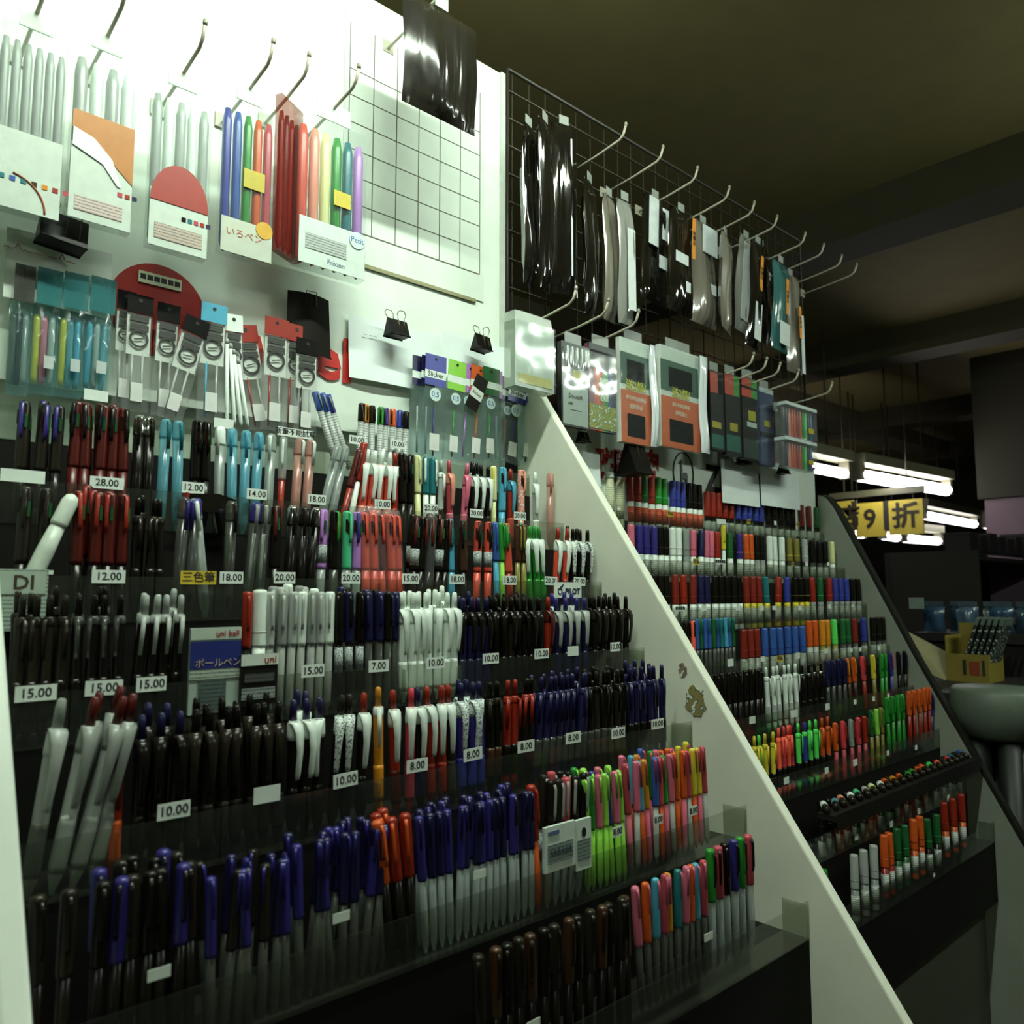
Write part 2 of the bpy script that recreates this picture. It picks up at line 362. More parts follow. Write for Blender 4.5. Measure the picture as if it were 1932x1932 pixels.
# ------------------------------------------------------------------ pens: cached part meshes
PC = {}
def spec(t, a, b, c, o):
    """list of (part, mesh, [sub parts]) for a pen type; a = upper colour, b = lower colour, c = clip colour"""
    key = (t, a, b, c, o)
    if key in PC: return PC[key]
    A, B, K = mat(a), mat(b), mat(c); P = []
    dome = lambda r, z: [(r, z-.004), (r*.92, z-.0015), (r*.6, z)]
    if t == 'cap':
        P.append(('barrel', MB().lathe([(.0012, 0), (.0042, .012), (.0047, .03), (.0047, .095)]), B))
        P.append(('cap', MB().lathe([(.0058, .080), (.0060, .083)]+dome(.0060, .142)), A))
        P.append(('clip', MB().strip([(-.0066, .138, 1), (-.0086, .132, 1), (-.0084, .105, .9), (-.0072, .098, .8)], .0036, .0014), K))
        if o == 'label': P.append(('sticker', MB().lathe([(.0051, .045), (.0051, .075)]), M('#aab4aa', .6, kind='speck')))
    elif t == 'thin':
        P.append(('barrel', MB().lathe([(.0012, 0), (.0036, .01), (.0040, .03), (.0040, .09)]), B))
        P.append(('cap', MB().lathe([(.0049, .072), (.0050, .075)]+dome(.0048, .136)), A))
        P.append(('clip', MB().strip([(-.005, .134, 1), (-.0068, .130, 1), (-.0066, .104, .8)], .0028, .0012), K))
    elif t == 'click':
        P.append(('barrel', MB().lathe([(.0012, 0), (.0048, .014), (.0052, .05), (.0054, .112), (.0048, .118)]), A))
        P.append(('grip', MB().lathe([(.0054, .022), (.0058, .026), (.0058, .054), (.0054, .058)]), B))
        P.append(('push_button', MB().lathe([(.0033, .118), (.0033, .134), (.0028, .138), (.0014, .139)]), K if o == 'kbtn' else A))
        P.append(('collar', MB().lathe([(.0055, .109), (.0057, .111), (.0055, .117), (.004, .1185)]), mat('chrome') if o == 'chrome' else K))
        P.append(('clip', MB().strip([(-.0050, .116, 1.1), (-.0088, .115, 1.1), (-.0094, .100, 1), (-.0080, .078, .8)], .0042, .0015), K))
    elif t == 'swoop':     # click pen whose broad clip curves out of the top
        P.append(('barrel', MB().lathe([(.0015, 0), (.0052, .014), (.0058, .05), (.0060, .112), (.0050, .119)]), A))
        P.append(('grip', MB().lathe([(.0058, .015), (.0062, .02), (.0062, .048), (.0058, .052)]), B))
        P.append(('push_button', MB().lathe([(.0040, .117), (.0037, .134), (.0031, .140), (.0016, .141)]), mat(o) if o else A))
        P.append(('clip', MB().strip([(-.001, .119, 2.2), (-.0070, .1165, 2.1), (-.0112, .108, 1.6), (-.0120, .090, 1.15), (-.0090, .066, .9), (-.0075, .061, .7)], .0058, .0020), K))
        P.append(('shoulder', MB().lathe([(.0063, .100), (.0066, .104), (.0062, .116), (.0045, .1195)]), K))
    elif t == 'multi':
        P.append(('barrel', MB().lathe([(.0015, 0), (.0056, .018), (.0060, .065)]), B))
        P.append(('upper_barrel', MB().lathe([(.0066, .062), (.0068, .066), (.0066, .120)]+dome(.0062, .142)), A))
        for i, sc_ in enumerate(('dark', 'dred', 'navy', 'dgreen')):
            an_ = -2.2+i*.42; b_ = MB().box(-.0012, .0012, -.0012, .0012, -.008, .008)
            P.append(('slider', b_, mat(sc_), (.0070*math.cos(an_), .0070*math.sin(an_), .122-.004*(i % 2))))
        P.append(('clip', MB().strip([(-.0060, .140, 1.2), (-.0098, .137, 1.1), (-.0098, .105, 1), (-.0076, .098, .8)], .0042, .0016), K))
        if o == 'label': P.append(('sticker', MB().lathe([(.0070, .070), (.0070, .094)]), M('#aab4aa', .6, kind='speck')))
        if o == 'bag': P.append(('sleeve', MB().lathe([(.0084, .03), (.0088, .05), (.0086, .140), (.006, .148)], 8), M('#ffffff', .12, kind='film', a=.05)))
    elif t == 'marker':
        P.append(('barrel', MB().lathe([(.0068, 0), (.0076, .002), (.0076, .066)]), B))
        P.append(('label_band', MB().lathe([(.0078, .012), (.0078, .048)]), M('#c4ccc0', .6, kind='lines') if o != 'orange' else M('#c8502a', .6, kind='lines')))
        P.append(('cap', MB().lathe([(.0082, .060), (.0083, .063), (.0080, .120), (.0074, .1235), (.0045, .1245)]), A))
        P.append(('cap_ring', MB().lathe([(.0084, .0755), (.00855, .0765), (.0084, .0775)]), mat(c)))
    elif t == 'brush':     # fibre pens with silver/printed barrels, coloured caps
        P.append(('barrel', MB().lathe([(.0050, 0), (.0054, .002), (.0054, .098)]), M(C['silver'], .4, kind='lines')))
        P.append(('cap', MB().lathe([(.0060, .095), (.0061, .097), (.0060, .124), (.0050, .126)]), A))
        P.append(('clip', MB().strip([(-.006, .122, 1), (-.0078, .120, 1), (-.0076, .098, .8)], .003, .0012), K))
    elif t == 'bold':      # thick clear pen with bulky top
        P.append(('barrel', MB().lathe([(.002, 0), (.0062, .016), (.0068, .05), (.0068, .125)]), B))
        P.append(('cap', MB().lathe([(.0074, .118), (.0076, .121), (.0070, .139), (.0045, .1435)]), A))
        P.append(('clip', MB().strip([(-.0075, .140, 1.2), (-.0100, .136, 1.1), (-.0096, .104, .9)], .0042, .0016), K))
        P.append(('ink_refill', MB().lathe([(.0022, .01), (.0022, .112)], 7), mat(o) if o else mat('white')))
    elif t == 'glue':
        P.append(('tube', MB().lathe([(.009, 0), (.0095, .002), (.0095, .105), (.0075, .112)]), M('#d8dcb8', .5)))
        P.append(('label_band', MB().lathe([(.0097, .02), (.0097, .09)]), M('#cfd6ac', .6, kind='lines')))
        P.append(('cap', MB().lathe([(.0098, .110), (.0100, .112), (.0098, .122), (.009, .124)]), mat('white')))
    out = []
    for p in P:
        out.append((p[0], p[1].mesh(p[0], p[2]), p[3] if len(p) > 3 else None))
    PC[key] = out; return out
DIA = dict(cap=.0132, thin=.0112, click=.0128, swoop=.0146, multi=.0152, marker=.0174, brush=.0128, bold=.0158, glue=.0205)
CATS = dict(cap='pen', thin='pen', click='pen', swoop='pen', multi='pen', marker='marker', brush='marker', bold='pen', glue='glue stick')
NAMES = dict(cap='capped_pen', thin='fineliner_pen', click='click_pen', swoop='click_pen', multi='multicolour_pen', marker='marker', brush='fibre_tip_pen', bold='gel_pen', glue='glue_tube')
def pen(t, a, b, c, o, loc, tilt=0, spin=0, lean=0, sc=1, desc=''):
    root = thing(NAMES[t], desc, CATS[t], loc)
    root.rotation_euler = Matrix.Rotation(tilt, 3, 'Y').to_euler() if not (lean or spin) else \
        (Matrix.Rotation(tilt, 3, 'Y') @ Matrix.Rotation(lean, 3, 'X') @ Matrix.Rotation(spin, 3, 'Z')).to_euler()
    root.scale = (sc, sc, sc)
    for nm, me, l in spec(t, a, b, c, o):
        link(nm, me, root, l)
    return root

ORD = 'first second third fourth fifth sixth seventh eighth ninth tenth'.split()
def ordn(i):
    if i < 10: return ORD[i]
    n = i+1; return '%d%s' % (n, 'th' if 10 < n % 100 < 20 else {1: 'st', 2: 'nd', 3: 'rd'}.get(n % 10, 'th'))
def load_row(rack, k, Y, Zf, segs, x_lim):
    """segs: (u0,u1,type,upper,lower,clip,desc[,opts])"""
    made = []; rear = []; v = 1115-(Zf+.055-EYE)*1000
    lastx = -9
    for s in segs:
        u0, u1, t, a, b, c, desc = s[:7]; op = s[7] if len(s) > 7 else {}
        v_ = op.get('v', 1100)
        xa, xb = ux(u0, v_, Y), ux(u1, v_, Y)
        sc = op.get('sc', 1); w = DIA[t]*sc; n = op.get('n') or max(1, int(round((xb-xa)/w)))
        if n*w > (xb-xa)*1.15: n = max(1, int((xb-xa)*1.15/w))
        st = (xb-xa)/n
        for i in range(n):
            x = xa+st*(i+.5); x = max(x, lastx+w*.93); x = min(max(x, x_lim[0]+.010), x_lim[1]-.010)
            if x < lastx+w*.8: continue
            lastx = x
            tl = op.get('tilt', 0)*D2R + R.uniform(-1, 1)*D2R*op.get('jit', 1.7)
            aa = a[i % len(a)] if isinstance(a, (list, tuple)) else a
            bb = b[i % len(b)] if isinstance(b, (list, tuple)) else b
            o = op.get('o'); o = o[i % len(o)] if isinstance(o, (list, tuple)) else o
            z = Zf+op.get('up', 0)+ (abs(math.sin(tl))*.004)+.0006
            sh = op.get('sh', 0)
            r = pen(t, aa, bb, c, o, (x-math.sin(tl)*.03*0-sh, Y+R.uniform(-.0012, .0012), z), tl, R.uniform(-.5, .5)-.25, 0, sc, '')
            made.append((x, desc if not isinstance(a, (list, tuple)) or '%s' not in desc else desc % CN.get(aa, aa), r, t))
        if rack == 'near' and n >= 3 and t in ('cap', 'click', 'swoop', 'multi', 'thin') and k < 6:   # a second file of pens behind
            for i in range(n-1):
                x = xa+st*(i+1); tl = (op.get('tilt', 0)+R.uniform(-1, 1)*(1+op.get('jit', 1)))*D2R
                if x < x_lim[0]+.010 or x > x_lim[1]-.010: continue
                aa = a[(i+1) % len(a)] if isinstance(a, (list, tuple)) else a
                bb = b[(i+1) % len(b)] if isinstance(b, (list, tuple)) else b
                o = op.get('o'); o = o[i % len(o)] if isinstance(o, (list, tuple)) else o
                r = pen(t, aa, bb, c, o, (x, Y+.0185, Zf+op.get('up', 0)+.001+R.uniform(0, .009)), tl, R.uniform(-.5, .5)-.2, 0, sc, '')
                rear.append((x, 'rear '+(desc if '%s' not in desc else desc % CN.get(aa, aa)), r, t))
    made += rear
    # labels
    from collections import Counter
    cnt = Counter(d for _, d, _, _ in made); seen = Counter()
    for x, d, r, t in sorted(made, key=lambda q: q[0]):
        n = cnt[d]
        if n == 1: r['label'] = '%s on the %s shelf of the %s rack' % (d, ordn(k), rack)
        else:
            r['label'] = '%s, %s from left, %s rack %s shelf' % (d, ordn(seen[d]), rack, ordn(k))
            r['group'] = '%ss on the %s shelf of the %s rack' % (d, ordn(k), rack)
        seen[d] += 1
CN = dict(dred='dark red', lav='lavender', lblue='light blue', dgreen='dark green', pinkred='pinkish red', purp='purple', cobalt='blue', silver='silver')

# ---------------- pockets with price tags
acry = M('#cdd4c4', .12, kind='film', a=.015)
tagm = M('#dfeadf', .6); inkm = M('#1c1a16', .7); yelm = M('#c9b12a', .6)
tagmesh = MB().box(-.0145, .0145, -.0006, 0, -.0072, .0072).mesh('price_tag', tagm)
def pocket_row(rack, k, Y, z, tags, x0, x1, depth, hi, near_=True):
    """tags: (u, v, text, contents, kw)"""
    xs = [ux(t[0], t[1], Y) for t in tags]
    bd = [x0]+[(xs[i]+xs[i+1])/2 for i in range(len(xs)-1)]+[x1]
    zb = z-.0545
    for i, tg in enumerate(tags):
        a, b = bd[i]+.0006, bd[i+1]-.0006; w = b-a
        kw = tg[4] if len(tg) > 4 else {}
        pr = tg[2] if '.' in tg[2] else ('yellow tagged' if kw.get('yel') else 'plain')
        p = thing('pen_pocket', 'clear %s pocket holding %s, %s rack %s shelf' % (pr, tg[3], rack, ordn(k)), 'pen holder',
                  (a, Y-.002, zb), group='clear pockets on the %s rack' % rack)
        put('front_panel', MB().box(0, w, -.0018, 0, 0, z+hi-zb), acry, p)
        put('floor_panel', MB().box(0, w, .0002, depth, .0, .0006), acry, p)
        put('divider', MB().box(w-.001, w, .0002, depth, .0008, z+hi-zb-.006), acry, p)
        sc = kw.get('sc', 1)
        m = yelm if kw.get('yel') else tagm
        hw = kw.get('w', .0145)*sc
        tz = at(tg[0], tg[1], Y=Y).z-zb
        tz = min(max(tz, .012), .07)
        o = put('price_tag', MB().box(-hw, hw, -.0006, 0, -.0072*sc, .0072*sc), m, p, (xs[i]-a, -.0021, tz),
                (0, kw.get('rot', 0)*D2R, 0), label='%s price tag%s' % ('yellow' if kw.get('yel') else 'white', ' reading '+tg[2] if tg[2] else ', blank'))
        if tg[2]: text(tg[2], .0118*sc, inkm, o, (0, -.0007, 0), name='price', bold=.012)
NX = (.141, 1.069); FX = (1.089, 2.319)
#@@DATA
# ================================================================= NEAR RACK
def near_row(k, segs, v):
    for s in segs:
        if len(s) < 8: s.append({})
        s[7].setdefault('v', v)
    load_row('near', k, NP[k]+.012, NZ[k]-.0535, segs, NX)
def far_row(k, segs, v):
    for s in segs:
        if len(s) < 8: s.append({})
        s[7].setdefault('v', v)
    load_row('far', k, FP[k]+.012, FZ[k]-.0535, segs, FX)

# top shelf: fibre pens (the refill packs follow further down)
near_row(0, [
 [632, 668, 'brush', ['blue', 'blue', 'cobalt'], 'silver', 'grey', 'silver fibre pen with %s cap leaning left', dict(tilt=-20, up=.012, n=3)],
 [671, 770, 'brush', ['black', 'amber', 'black', 'green', 'purp', 'orange', 'cobalt', 'black', 'lav'], 'silver', 'dark', 'silver fibre pen with %s cap', dict(tilt=1)],
], 800)
near_row(1, [
 [20, 118, 'multi', 'dark', 'black', 'purp', 'dark pen with purple clip', dict(jit=2)],
 [122, 245, 'multi', 'dred', 'dred', 'black', 'dark red pen with black clip', dict(up=.008, n=6)],
 [246, 290, 'bold', 'chrome', 'black', 'dark', 'black pen with domed chrome top', dict(n=2)],
 [290, 352, 'bold', 'aqua', 'aqua', 'teal', 'clear teal pen with dark refill', dict(n=3, o='black')],
 [355, 400, 'multi', 'black', 'black', 'black', 'stout all black pen', dict(n=2, up=.006)],
 [402, 428, 'bold', 'white', 'clear', 'white', 'clear pen with white domed cap', dict(n=1)],
 [430, 492, 'bold', 'aqua', 'aqua', 'lblue', 'clear aqua pen with blue refill', dict(n=4, o='lblue')],
 [494, 518, 'bold', 'clear', 'clear', 'white', 'clear pen with white refill', dict(n=1)],
 [520, 540, 'cap', 'clear', 'red', 'white', 'red pen under a clear cap', dict(n=1)],
 [545, 588, 'bold', 'tpink', 'tpink', 'white', 'clear pinkish pen leaning slightly', dict(n=2, tilt=4, o='peach')],
 [590, 630, 'bold', 'clear', 'clear', 'clear', 'clear pen leaning right', dict(n=3, tilt=13, o='silver')],
 [632, 645, 'cap', 'dred', 'red', 'dred', 'red pen leaning far right', dict(n=1, tilt=14)],
 [650, 668, 'cap', 'red', 'white', 'red', 'white pen with bright red cap', dict(n=1, tilt=10, up=.01)],
 [670, 735, 'swoop', 'salmon', 'peach', 'white', 'salmon click pen with white clip', dict(n=4, tilt=5, o='white')],
 [736, 752, 'swoop', 'red', 'red', 'white', 'red click pen with white clip', dict(n=1)],
 [756, 782, 'multi', 'black', 'black', 'black', 'stout black pen', dict(n=2, tilt=-1)],
 [784, 797, 'cap', 'cream', 'cream', 'cream', 'pale yellow pen', dict(n=1, tilt=-2)],
 [800, 822, 'cap', 'teal', 'white', 'white', 'dark teal pen with white clip', dict(n=2)],
 [824, 838, 'click', 'silver', 'dark', 'white', 'silver click pen with white clip', dict(n=1)],
 [840, 860, 'swoop', 'rose', 'pink', 'peach', 'rose click pen', dict(n=1, tilt=-3)],
 [862, 884, 'swoop', 'pink', 'pink', 'pink', 'pink click pen with matching clip', dict(n=2, tilt=3)],
 [886, 926, 'swoop', 'black', 'black', 'white', 'black click pen with long white clip', dict(n=3)],
 [927, 937, 'cap', 'cream', 'cream', 'yellow', 'pale yellow pen with yellow clip', dict(n=1)],
 [938, 953, 'multi', 'lblue', 'lblue', 'lblue', 'stout light blue pen', dict(n=1)],
 [955, 970, 'swoop', 'red', 'salmon', 'lblue', 'red click pen with light blue clip', dict(n=1)],
 [972, 994, 'multi', 'floral', 'floral', 'peach', 'pink pen covered in small pale dots', dict(n=1)],
 [998, 1022, 'swoop', 'clear', 'white', 'white', 'clear click pen with big white clip', dict(n=1, o='white')],
 [1030, 1068, 'bold', 'tpink', 'tpink', 'peach', 'clear pen with pale orange refill', dict(n=3, o='peach')],
], 880)
near_row(2, [
 [20, 95, 'multi', 'dark', 'black', 'dark', 'dark stout pen beside the correction pack', {}],
 [135, 244, 'multi', 'dred', 'black', 'red', 'very dark red pen', dict(jit=2)],
 [246, 318, 'click', 'black', 'black', 'dark', 'black click pen with dark clip', dict(jit=2)],
 [322, 372, 'bold', ['smoke', 'purp', 'blue'], 'smoke', 'purp', 'smoky clear pen with coloured cap', dict(n=3, tilt=3, o=['navy', 'purp', 'red'])],
 [376, 412, 'bold', 'clear', 'clear', 'white', 'clear click pen leaning left', dict(n=2, tilt=-8, o='silver')],
 [416, 452, 'bold', 'smoke', 'smoke', 'dark', 'smoky grey pen', dict(n=3, o='black')],
 [455, 500, 'bold', ['purp', 'smoke', 'white'], 'smoke', 'grey', 'smoky pen with a pale neck leaning right', dict(n=2, tilt=4, o='white')],
 [503, 532, 'multi', 'black', 'black', 'dred', 'black pen with dark red clip', dict(n=2)],
 [534, 594, 'bold', ['chrome', 'black', 'chrome', 'chrome'], 'black', 'dark', 'black pen with chrome collar', dict(n=4, tilt=3)],
 [597, 614, 'multi', 'lav', 'clear', 'lav', 'lavender multicolour pen left of the black ones', dict(n=1, o='label')],
 [617, 645, 'multi', 'black', 'smoke', 'green', 'black multicolour pen with green clip', dict(n=2)],
 [647, 664, 'multi', 'mint', 'clear', 'mint', 'mint green multicolour pen', dict(n=1)],
 [666, 682, 'multi', 'lav', 'clear', 'purp', 'lavender multicolour pen with purple clip', dict(n=1, tilt=-1)],
 [686, 765, 'multi', ['salmon', 'salmon', 'dred', 'salmon', 'salmon'], 'salmon', 'salmon', 'salmon red multicolour pen in clear sleeve', dict(n=5, tilt=-4, o='bag')],
 [768, 843, 'multi', 'black', 'black', 'dred', 'black multicolour pen with white sticker', dict(n=5, tilt=3, o=['label', None, 'bag', 'label', None])],
 [845, 861, 'multi', 'lblue', 'lblue', 'teal', 'light blue multicolour pen', dict(n=1, tilt=-3)],
 [863, 885, 'multi', 'brown', 'black', 'black', 'dark brown multicolour pen', dict(n=1)],
 [888, 930, 'multi', 'salmon', 'salmon', 'black', 'salmon red multicolour pen with white sticker', dict(n=2, o='label')],
 [931, 944, 'cap', 'blue', 'lblue', 'blue', 'blue capped pen', dict(n=1, tilt=-3)],
 [945, 955, 'cap', 'green', 'lime', 'green', 'bright green capped pen', dict(n=1, tilt=-2)],
 [956, 970, 'multi', 'salmon', 'red', 'green', 'salmon multicolour pen with green clip', dict(n=1, tilt=-3)],
 [972, 993, 'cap', 'brown', 'olive', 'olive', 'dark olive capped pen', dict(n=2)],
 [994, 1034, 'swoop', 'green', 'green', 'white', 'green click pen with long white clip', dict(n=3, tilt=-5, o='green')],
 [1036, 1070, 'swoop', 'salmon', 'red', 'white', 'red click pen with crossing white clip', dict(n=2, tilt=5, o='red')],
 [1073, 1113, 'swoop', 'black', 'black', 'script', 'black click pen with lettered white clip', dict(n=3, o='black')],
], 1000)
near_row(3, [
 [20, 130, 'click', 'dark', 'black', 'dark', 'shadowed black click pen', dict(n=7)],
 [135, 240, 'click', 'black', 'black', 'smoke', 'black click pen with smoky clip', dict(n=7)],
 [244, 345, 'click', 'black', 'black', 'silver', 'black click pen with silver clip and tip', dict(n=6, tilt=3, o='kbtn')],
 [455, 474, 'cap', 'red', 'black', 'red', 'black pen with red cap behind the packs', dict(n=1)],
 [476, 500, 'marker', 'white', 'white', 'silver', 'white marker standing left of the silver pens', dict(n=1, up=.02)],
 [503, 626, 'cap', ['silver', 'grey', 'silver', 'white', 'grey', 'silver', 'white', 'grey'], 'grey', 'silver', 'silver grey capped pen', dict(n=9)],
 [632, 690, 'cap', ['black', 'navy'], 'black', 'black', 'dark capped pen with white sticker', dict(n=4, o='label')],
 [692, 752, 'cap', ['navy', 'navy', 'black'], 'smoke', 'navy', 'navy capped pen', dict(n=4)],
 [755, 860, 'swoop', 'white', 'white', 'white', 'all white click pen', dict(n=7, tilt=1, jit=4, o='white')],
 [863, 925, 'swoop', 'navy', 'navy', 'black', 'navy click pen with dark clip', dict(n=4, o='navy', sc=.95)],
 [928, 1022, 'swoop', ['black', 'black', 'dark', 'black'], 'black', 'black', 'glossy black click pen', dict(n=7, jit=2, o='black', sc=.95)],
 [1024, 1040, 'swoop', 'red', 'black', 'dred', 'red click pen among black ones', dict(n=1, o='red', sc=.95)],
 [1042, 1112, 'swoop', 'navy', 'navy', 'silver', 'navy click pen with silver clip', dict(n=4, o='purp', sc=.94)],
 [1114, 1186, 'swoop', 'black', 'black', 'dark', 'black click pen by the white side panel', dict(n=5, o='black', sc=.95)],
], 1150)
near_row(4, [
 [44, 92, 'swoop', 'grey', 'smoke', 'silver', 'light grey click pen leaning right', dict(n=2, tilt=8, sc=1.15, o='grey')],  # white pens, coloured grey to carry the shade of this corner
 [94, 200, 'swoop', 'silver', 'grey', 'grey', 'greyish white click pen leaning right', dict(n=4, tilt=11, sc=1.15, o='dred')],  # silver and grey stand in for shade over white plastic
 [205, 246, 'swoop', 'red', 'orange', 'dred', 'orange red click pen', dict(n=2, o='amber')],
 [250, 350, 'swoop', 'black', 'black', 'black', 'black click pen with short dark clip', dict(n=5, o='navy')],
 [352, 540, 'swoop', 'black', 'dark', 'dark', 'shadowed black click pen', dict(n=10, o='black')],
 [545, 612, 'swoop', 'black', 'black', 'white', 'black click pen with white collar', dict(n=4, o='navy')],
 [615, 665, 'swoop', 'black', 'black', 'script', 'black click pen with long lettered white clip', dict(n=3, o='dark', tilt=3)],
 [667, 697, 'swoop', 'black', 'black', 'white', 'black click pen with white collar', dict(n=2, o='red')],
 [699, 732, 'click', 'amber', 'amber', 'white', 'mustard orange pen with white neck', dict(n=2, sc=1.05)],
 [735, 765, 'swoop', 'red', 'dred', 'white', 'dark red click pen with white clip', dict(n=2, o='red', tilt=-2)],
 [767, 782, 'swoop', 'pinkred', 'rose', 'white', 'crimson click pen with white clip', dict(n=1, o='pinkred')],
 [784, 805, 'swoop', 'black', 'navy', 'white', 'black click pen with curved white clip', dict(n=1, o='navy', tilt=-3)],
 [808, 842, 'swoop', 'red', 'red', 'white', 'red click pen with curved white clip', dict(n=2, o='red', tilt=-2)],
 [844, 862, 'swoop', 'dark', 'smoke', 'white', 'dark click pen with white clip', dict(n=1, o='red', tilt=-4)],
 [864, 916, 'swoop', 'purp', 'cobalt', 'script', 'blue click pen with broad lettered white clip', dict(n=3, o='navy', tilt=-1)],
 [918, 946, 'click', 'black', 'brown', 'dark', 'black click pen with brown grip', dict(n=2)],
 [948, 974, 'click', 'red', 'black', 'red', 'red click pen with red clip', dict(n=2, tilt=2)],
 [976, 1000, 'click', 'black', 'black', 'red', 'black click pen with red clip', dict(n=2, tilt=4)],
 [1002, 1104, 'click', 'navy', 'smoke', 'navy', 'navy click pen with smoky grip', dict(n=8, tilt=5, jit=3)],
 [1106, 1180, 'click', ['black', 'dark', 'black'], 'smoke', 'black', 'slim black click pen', dict(n=6, tilt=1, jit=2)],
 [1182, 1256, 'click', 'navy', 'black', 'navy', 'navy click pen by the white side panel', dict(n=6, jit=2)],
], 1380)
near_row(5, [
 [70, 160, 'cap', 'dark', 'black', 'black', 'shadowed black capped pen', dict(n=5)],
 [180, 380, 'cap', ['black', 'purp', 'dark', 'black'], 'black', 'black', 'dark capped pen with matching clip', dict(n=10, jit=3)],
 [400, 560, 'thin', ['purp', 'dark', 'navy'], 'smoke', 'purp', 'smoky pen with purple cap', dict(n=8, jit=5, up=-.01)],
 [565, 735, 'thin', ['purp', 'navy', 'navy'], 'smoke', 'purp', 'purple capped pen', dict(n=10, jit=7)],
 [738, 792, 'cap', ['orange', 'red', 'red'], 'black', 'orange', 'orange red capped pen', dict(n=3, tilt=-8, jit=3)],
 [800, 1000, 'thin', ['purp', 'navy', 'navy', 'purp'], 'clear', 'navy', 'clear pen with purple blue cap', dict(n=15, jit=4, tilt=-1)],
 [1003, 1022, 'cap', 'red', 'orange', 'red', 'thin red orange pen leaning left', dict(n=1, tilt=-5)],
 [1024, 1095, 'cap', ['black', 'dark', 'rose', 'black'], 'clear', 'grey', 'clear pen with dark cap', dict(n=5, tilt=4, o='label')],
 [1100, 1182, 'thin', ['lime', 'green', 'pink', 'lime', 'purp', 'pink', 'lime'], 'lime', 'lime', 'slim pen with %s cap', dict(n=7, jit=3, tilt=-3)],
 [1184, 1336, 'thin', ['rose', 'pink', 'lblue', 'amber', 'blue', 'rose', 'green', 'pink', 'orange', 'orange', 'rose', 'yellow', 'yellow'], ['pink', 'silver', 'orange'], 'rose', 'slim pen with %s cap', dict(n=14, jit=3, tilt=-2, up=.006)],
], 1480)
near_row(6, [
 [900, 1190, 'cap', ['dark', 'brown', 'black'], 'black', 'black', 'dark capped pen', dict(n=14, jit=3)],
 [1200, 1330, 'thin', ['pink', 'orange', 'lblue', 'rose', 'amber', 'teal'], 'smoke', 'pink', 'slim pen with %s cap', dict(n=10, jit=4, up=.012)],
 [1332, 1420, 'cap', ['green', 'rose', 'black', 'purp'], 'clear', 'black', 'capped pen with %s top', dict(n=6, up=.016)],
], 1590)

pocket_row('near', 0, NP[0], NZ[0], [(180, 740, '', 'teal sleeved refill sets'), (420, 800, '', 'black and blue headed refill packs', dict()),
  (555, 818, '新筆不能試寫', 'red headed refill packs', dict(w=.031, sc=.95)), (671, 831, '10.00', 'silver fibre pens'), (747, 839, '10.00', 'dark capped fibre pens'),
  (880, 858, '', 'blue and green headed refill packs', dict(sc=.1)), (985, 862, '', 'the refill packs next to the side panel', dict(sc=.1))], *NX, .045, -.012)
pocket_row('near', 1, NP[1], NZ[1], [(42, 899, '', 'dark pens', dict(w=.022)), (200, 912, '28.00', 'dark red pens', dict(w=.019)), (362, 921, '12.00', 'clear teal pens'), (482, 933, '14.00', 'clear aqua pens'),
  (595, 943, '18.00', 'leaning clear pens'), (719, 952, '10.00', 'salmon click pens'), (810, 960, '20.00', 'pale yellow and teal pens'), (896, 969, '20.00', 'rose and black click pens'),
  (978, 974, '20.00', 'light blue and dotted pens')], *NX, .038, -.004)
pocket_row('near', 2, NP[2], NZ[2], [(90, 1080, '', 'correction pens', dict(sc=.3)), (203, 1088, '12.00', 'very dark red pens', dict(w=.017)), (372, 1090, '三色筆', 'smoky pens', dict(yel=1, w=.019, sc=1.1)), (434, 1090, '18.00', 'smoky grey pens'),
  (534, 1090, '20.00', 'black pens with chrome collars'), (659, 1091, '20.00', 'lavender and mint pens'), (771, 1092, '15.00', 'salmon sleeved pens'), (859, 1093, '18.00', 'black and light blue pens'),
  (958, 1095, '18.00', 'green and red pens'), (1036, 1096, '20.00', 'green click pens', dict(rot=2)), (1090, 1097, '20.00', 'lettered clip pens', dict(rot=3))], *NX, .038, -.004)
pocket_row('near', 3, NP[3], NZ[3], [(66, 1307, '15.00', 'shadowed black pens', dict(w=.017)), (194, 1297, '15.00', 'black smoky clip pens', dict(w=.017, rot=1)), (283, 1290, '15.00', 'silver tipped pens'),
  (400, 1275, '', 'printed refill wallets', dict(sc=.1)), (587, 1265, '15.00', 'silver grey pens'), (711, 1256, '7.00', 'navy and black pens'), (818, 1250, '10.00', 'all white pens'),
  (922, 1242, '10.00', 'navy click pens'), (1018, 1233, '10.00', 'glossy black pens'), (1077, 1228, '', 'navy silver clip pens', dict(w=.012)), (1157, 1220, '10.00', 'black pens by the side panel', dict(w=.012))], *NX, .038, -.004)
pocket_row('near', 4, NP[4], NZ[4], [(120, 1540, '', 'whitish leaning pens', dict(sc=.2)), (325, 1527, '10.00', 'black click pens'), (500, 1497, '', 'shadowed pens', dict(sc=1.1, w=.0125)), (648, 1470, '10.00', 'white collared pens', dict(rot=-2)),
  (783, 1443, '8.00', 'orange and red pens'), (888, 1422, '8.00', 'blue lettered pens', dict(rot=-2)), (988, 1407, '8.00', 'black and red pens'), (1077, 1391, '8.00', 'navy pens'), (1162, 1382, '10.00', 'slim black pens'), (1236, 1365, '10.00', 'navy pens by the panel')], *NX, .038, -.004)
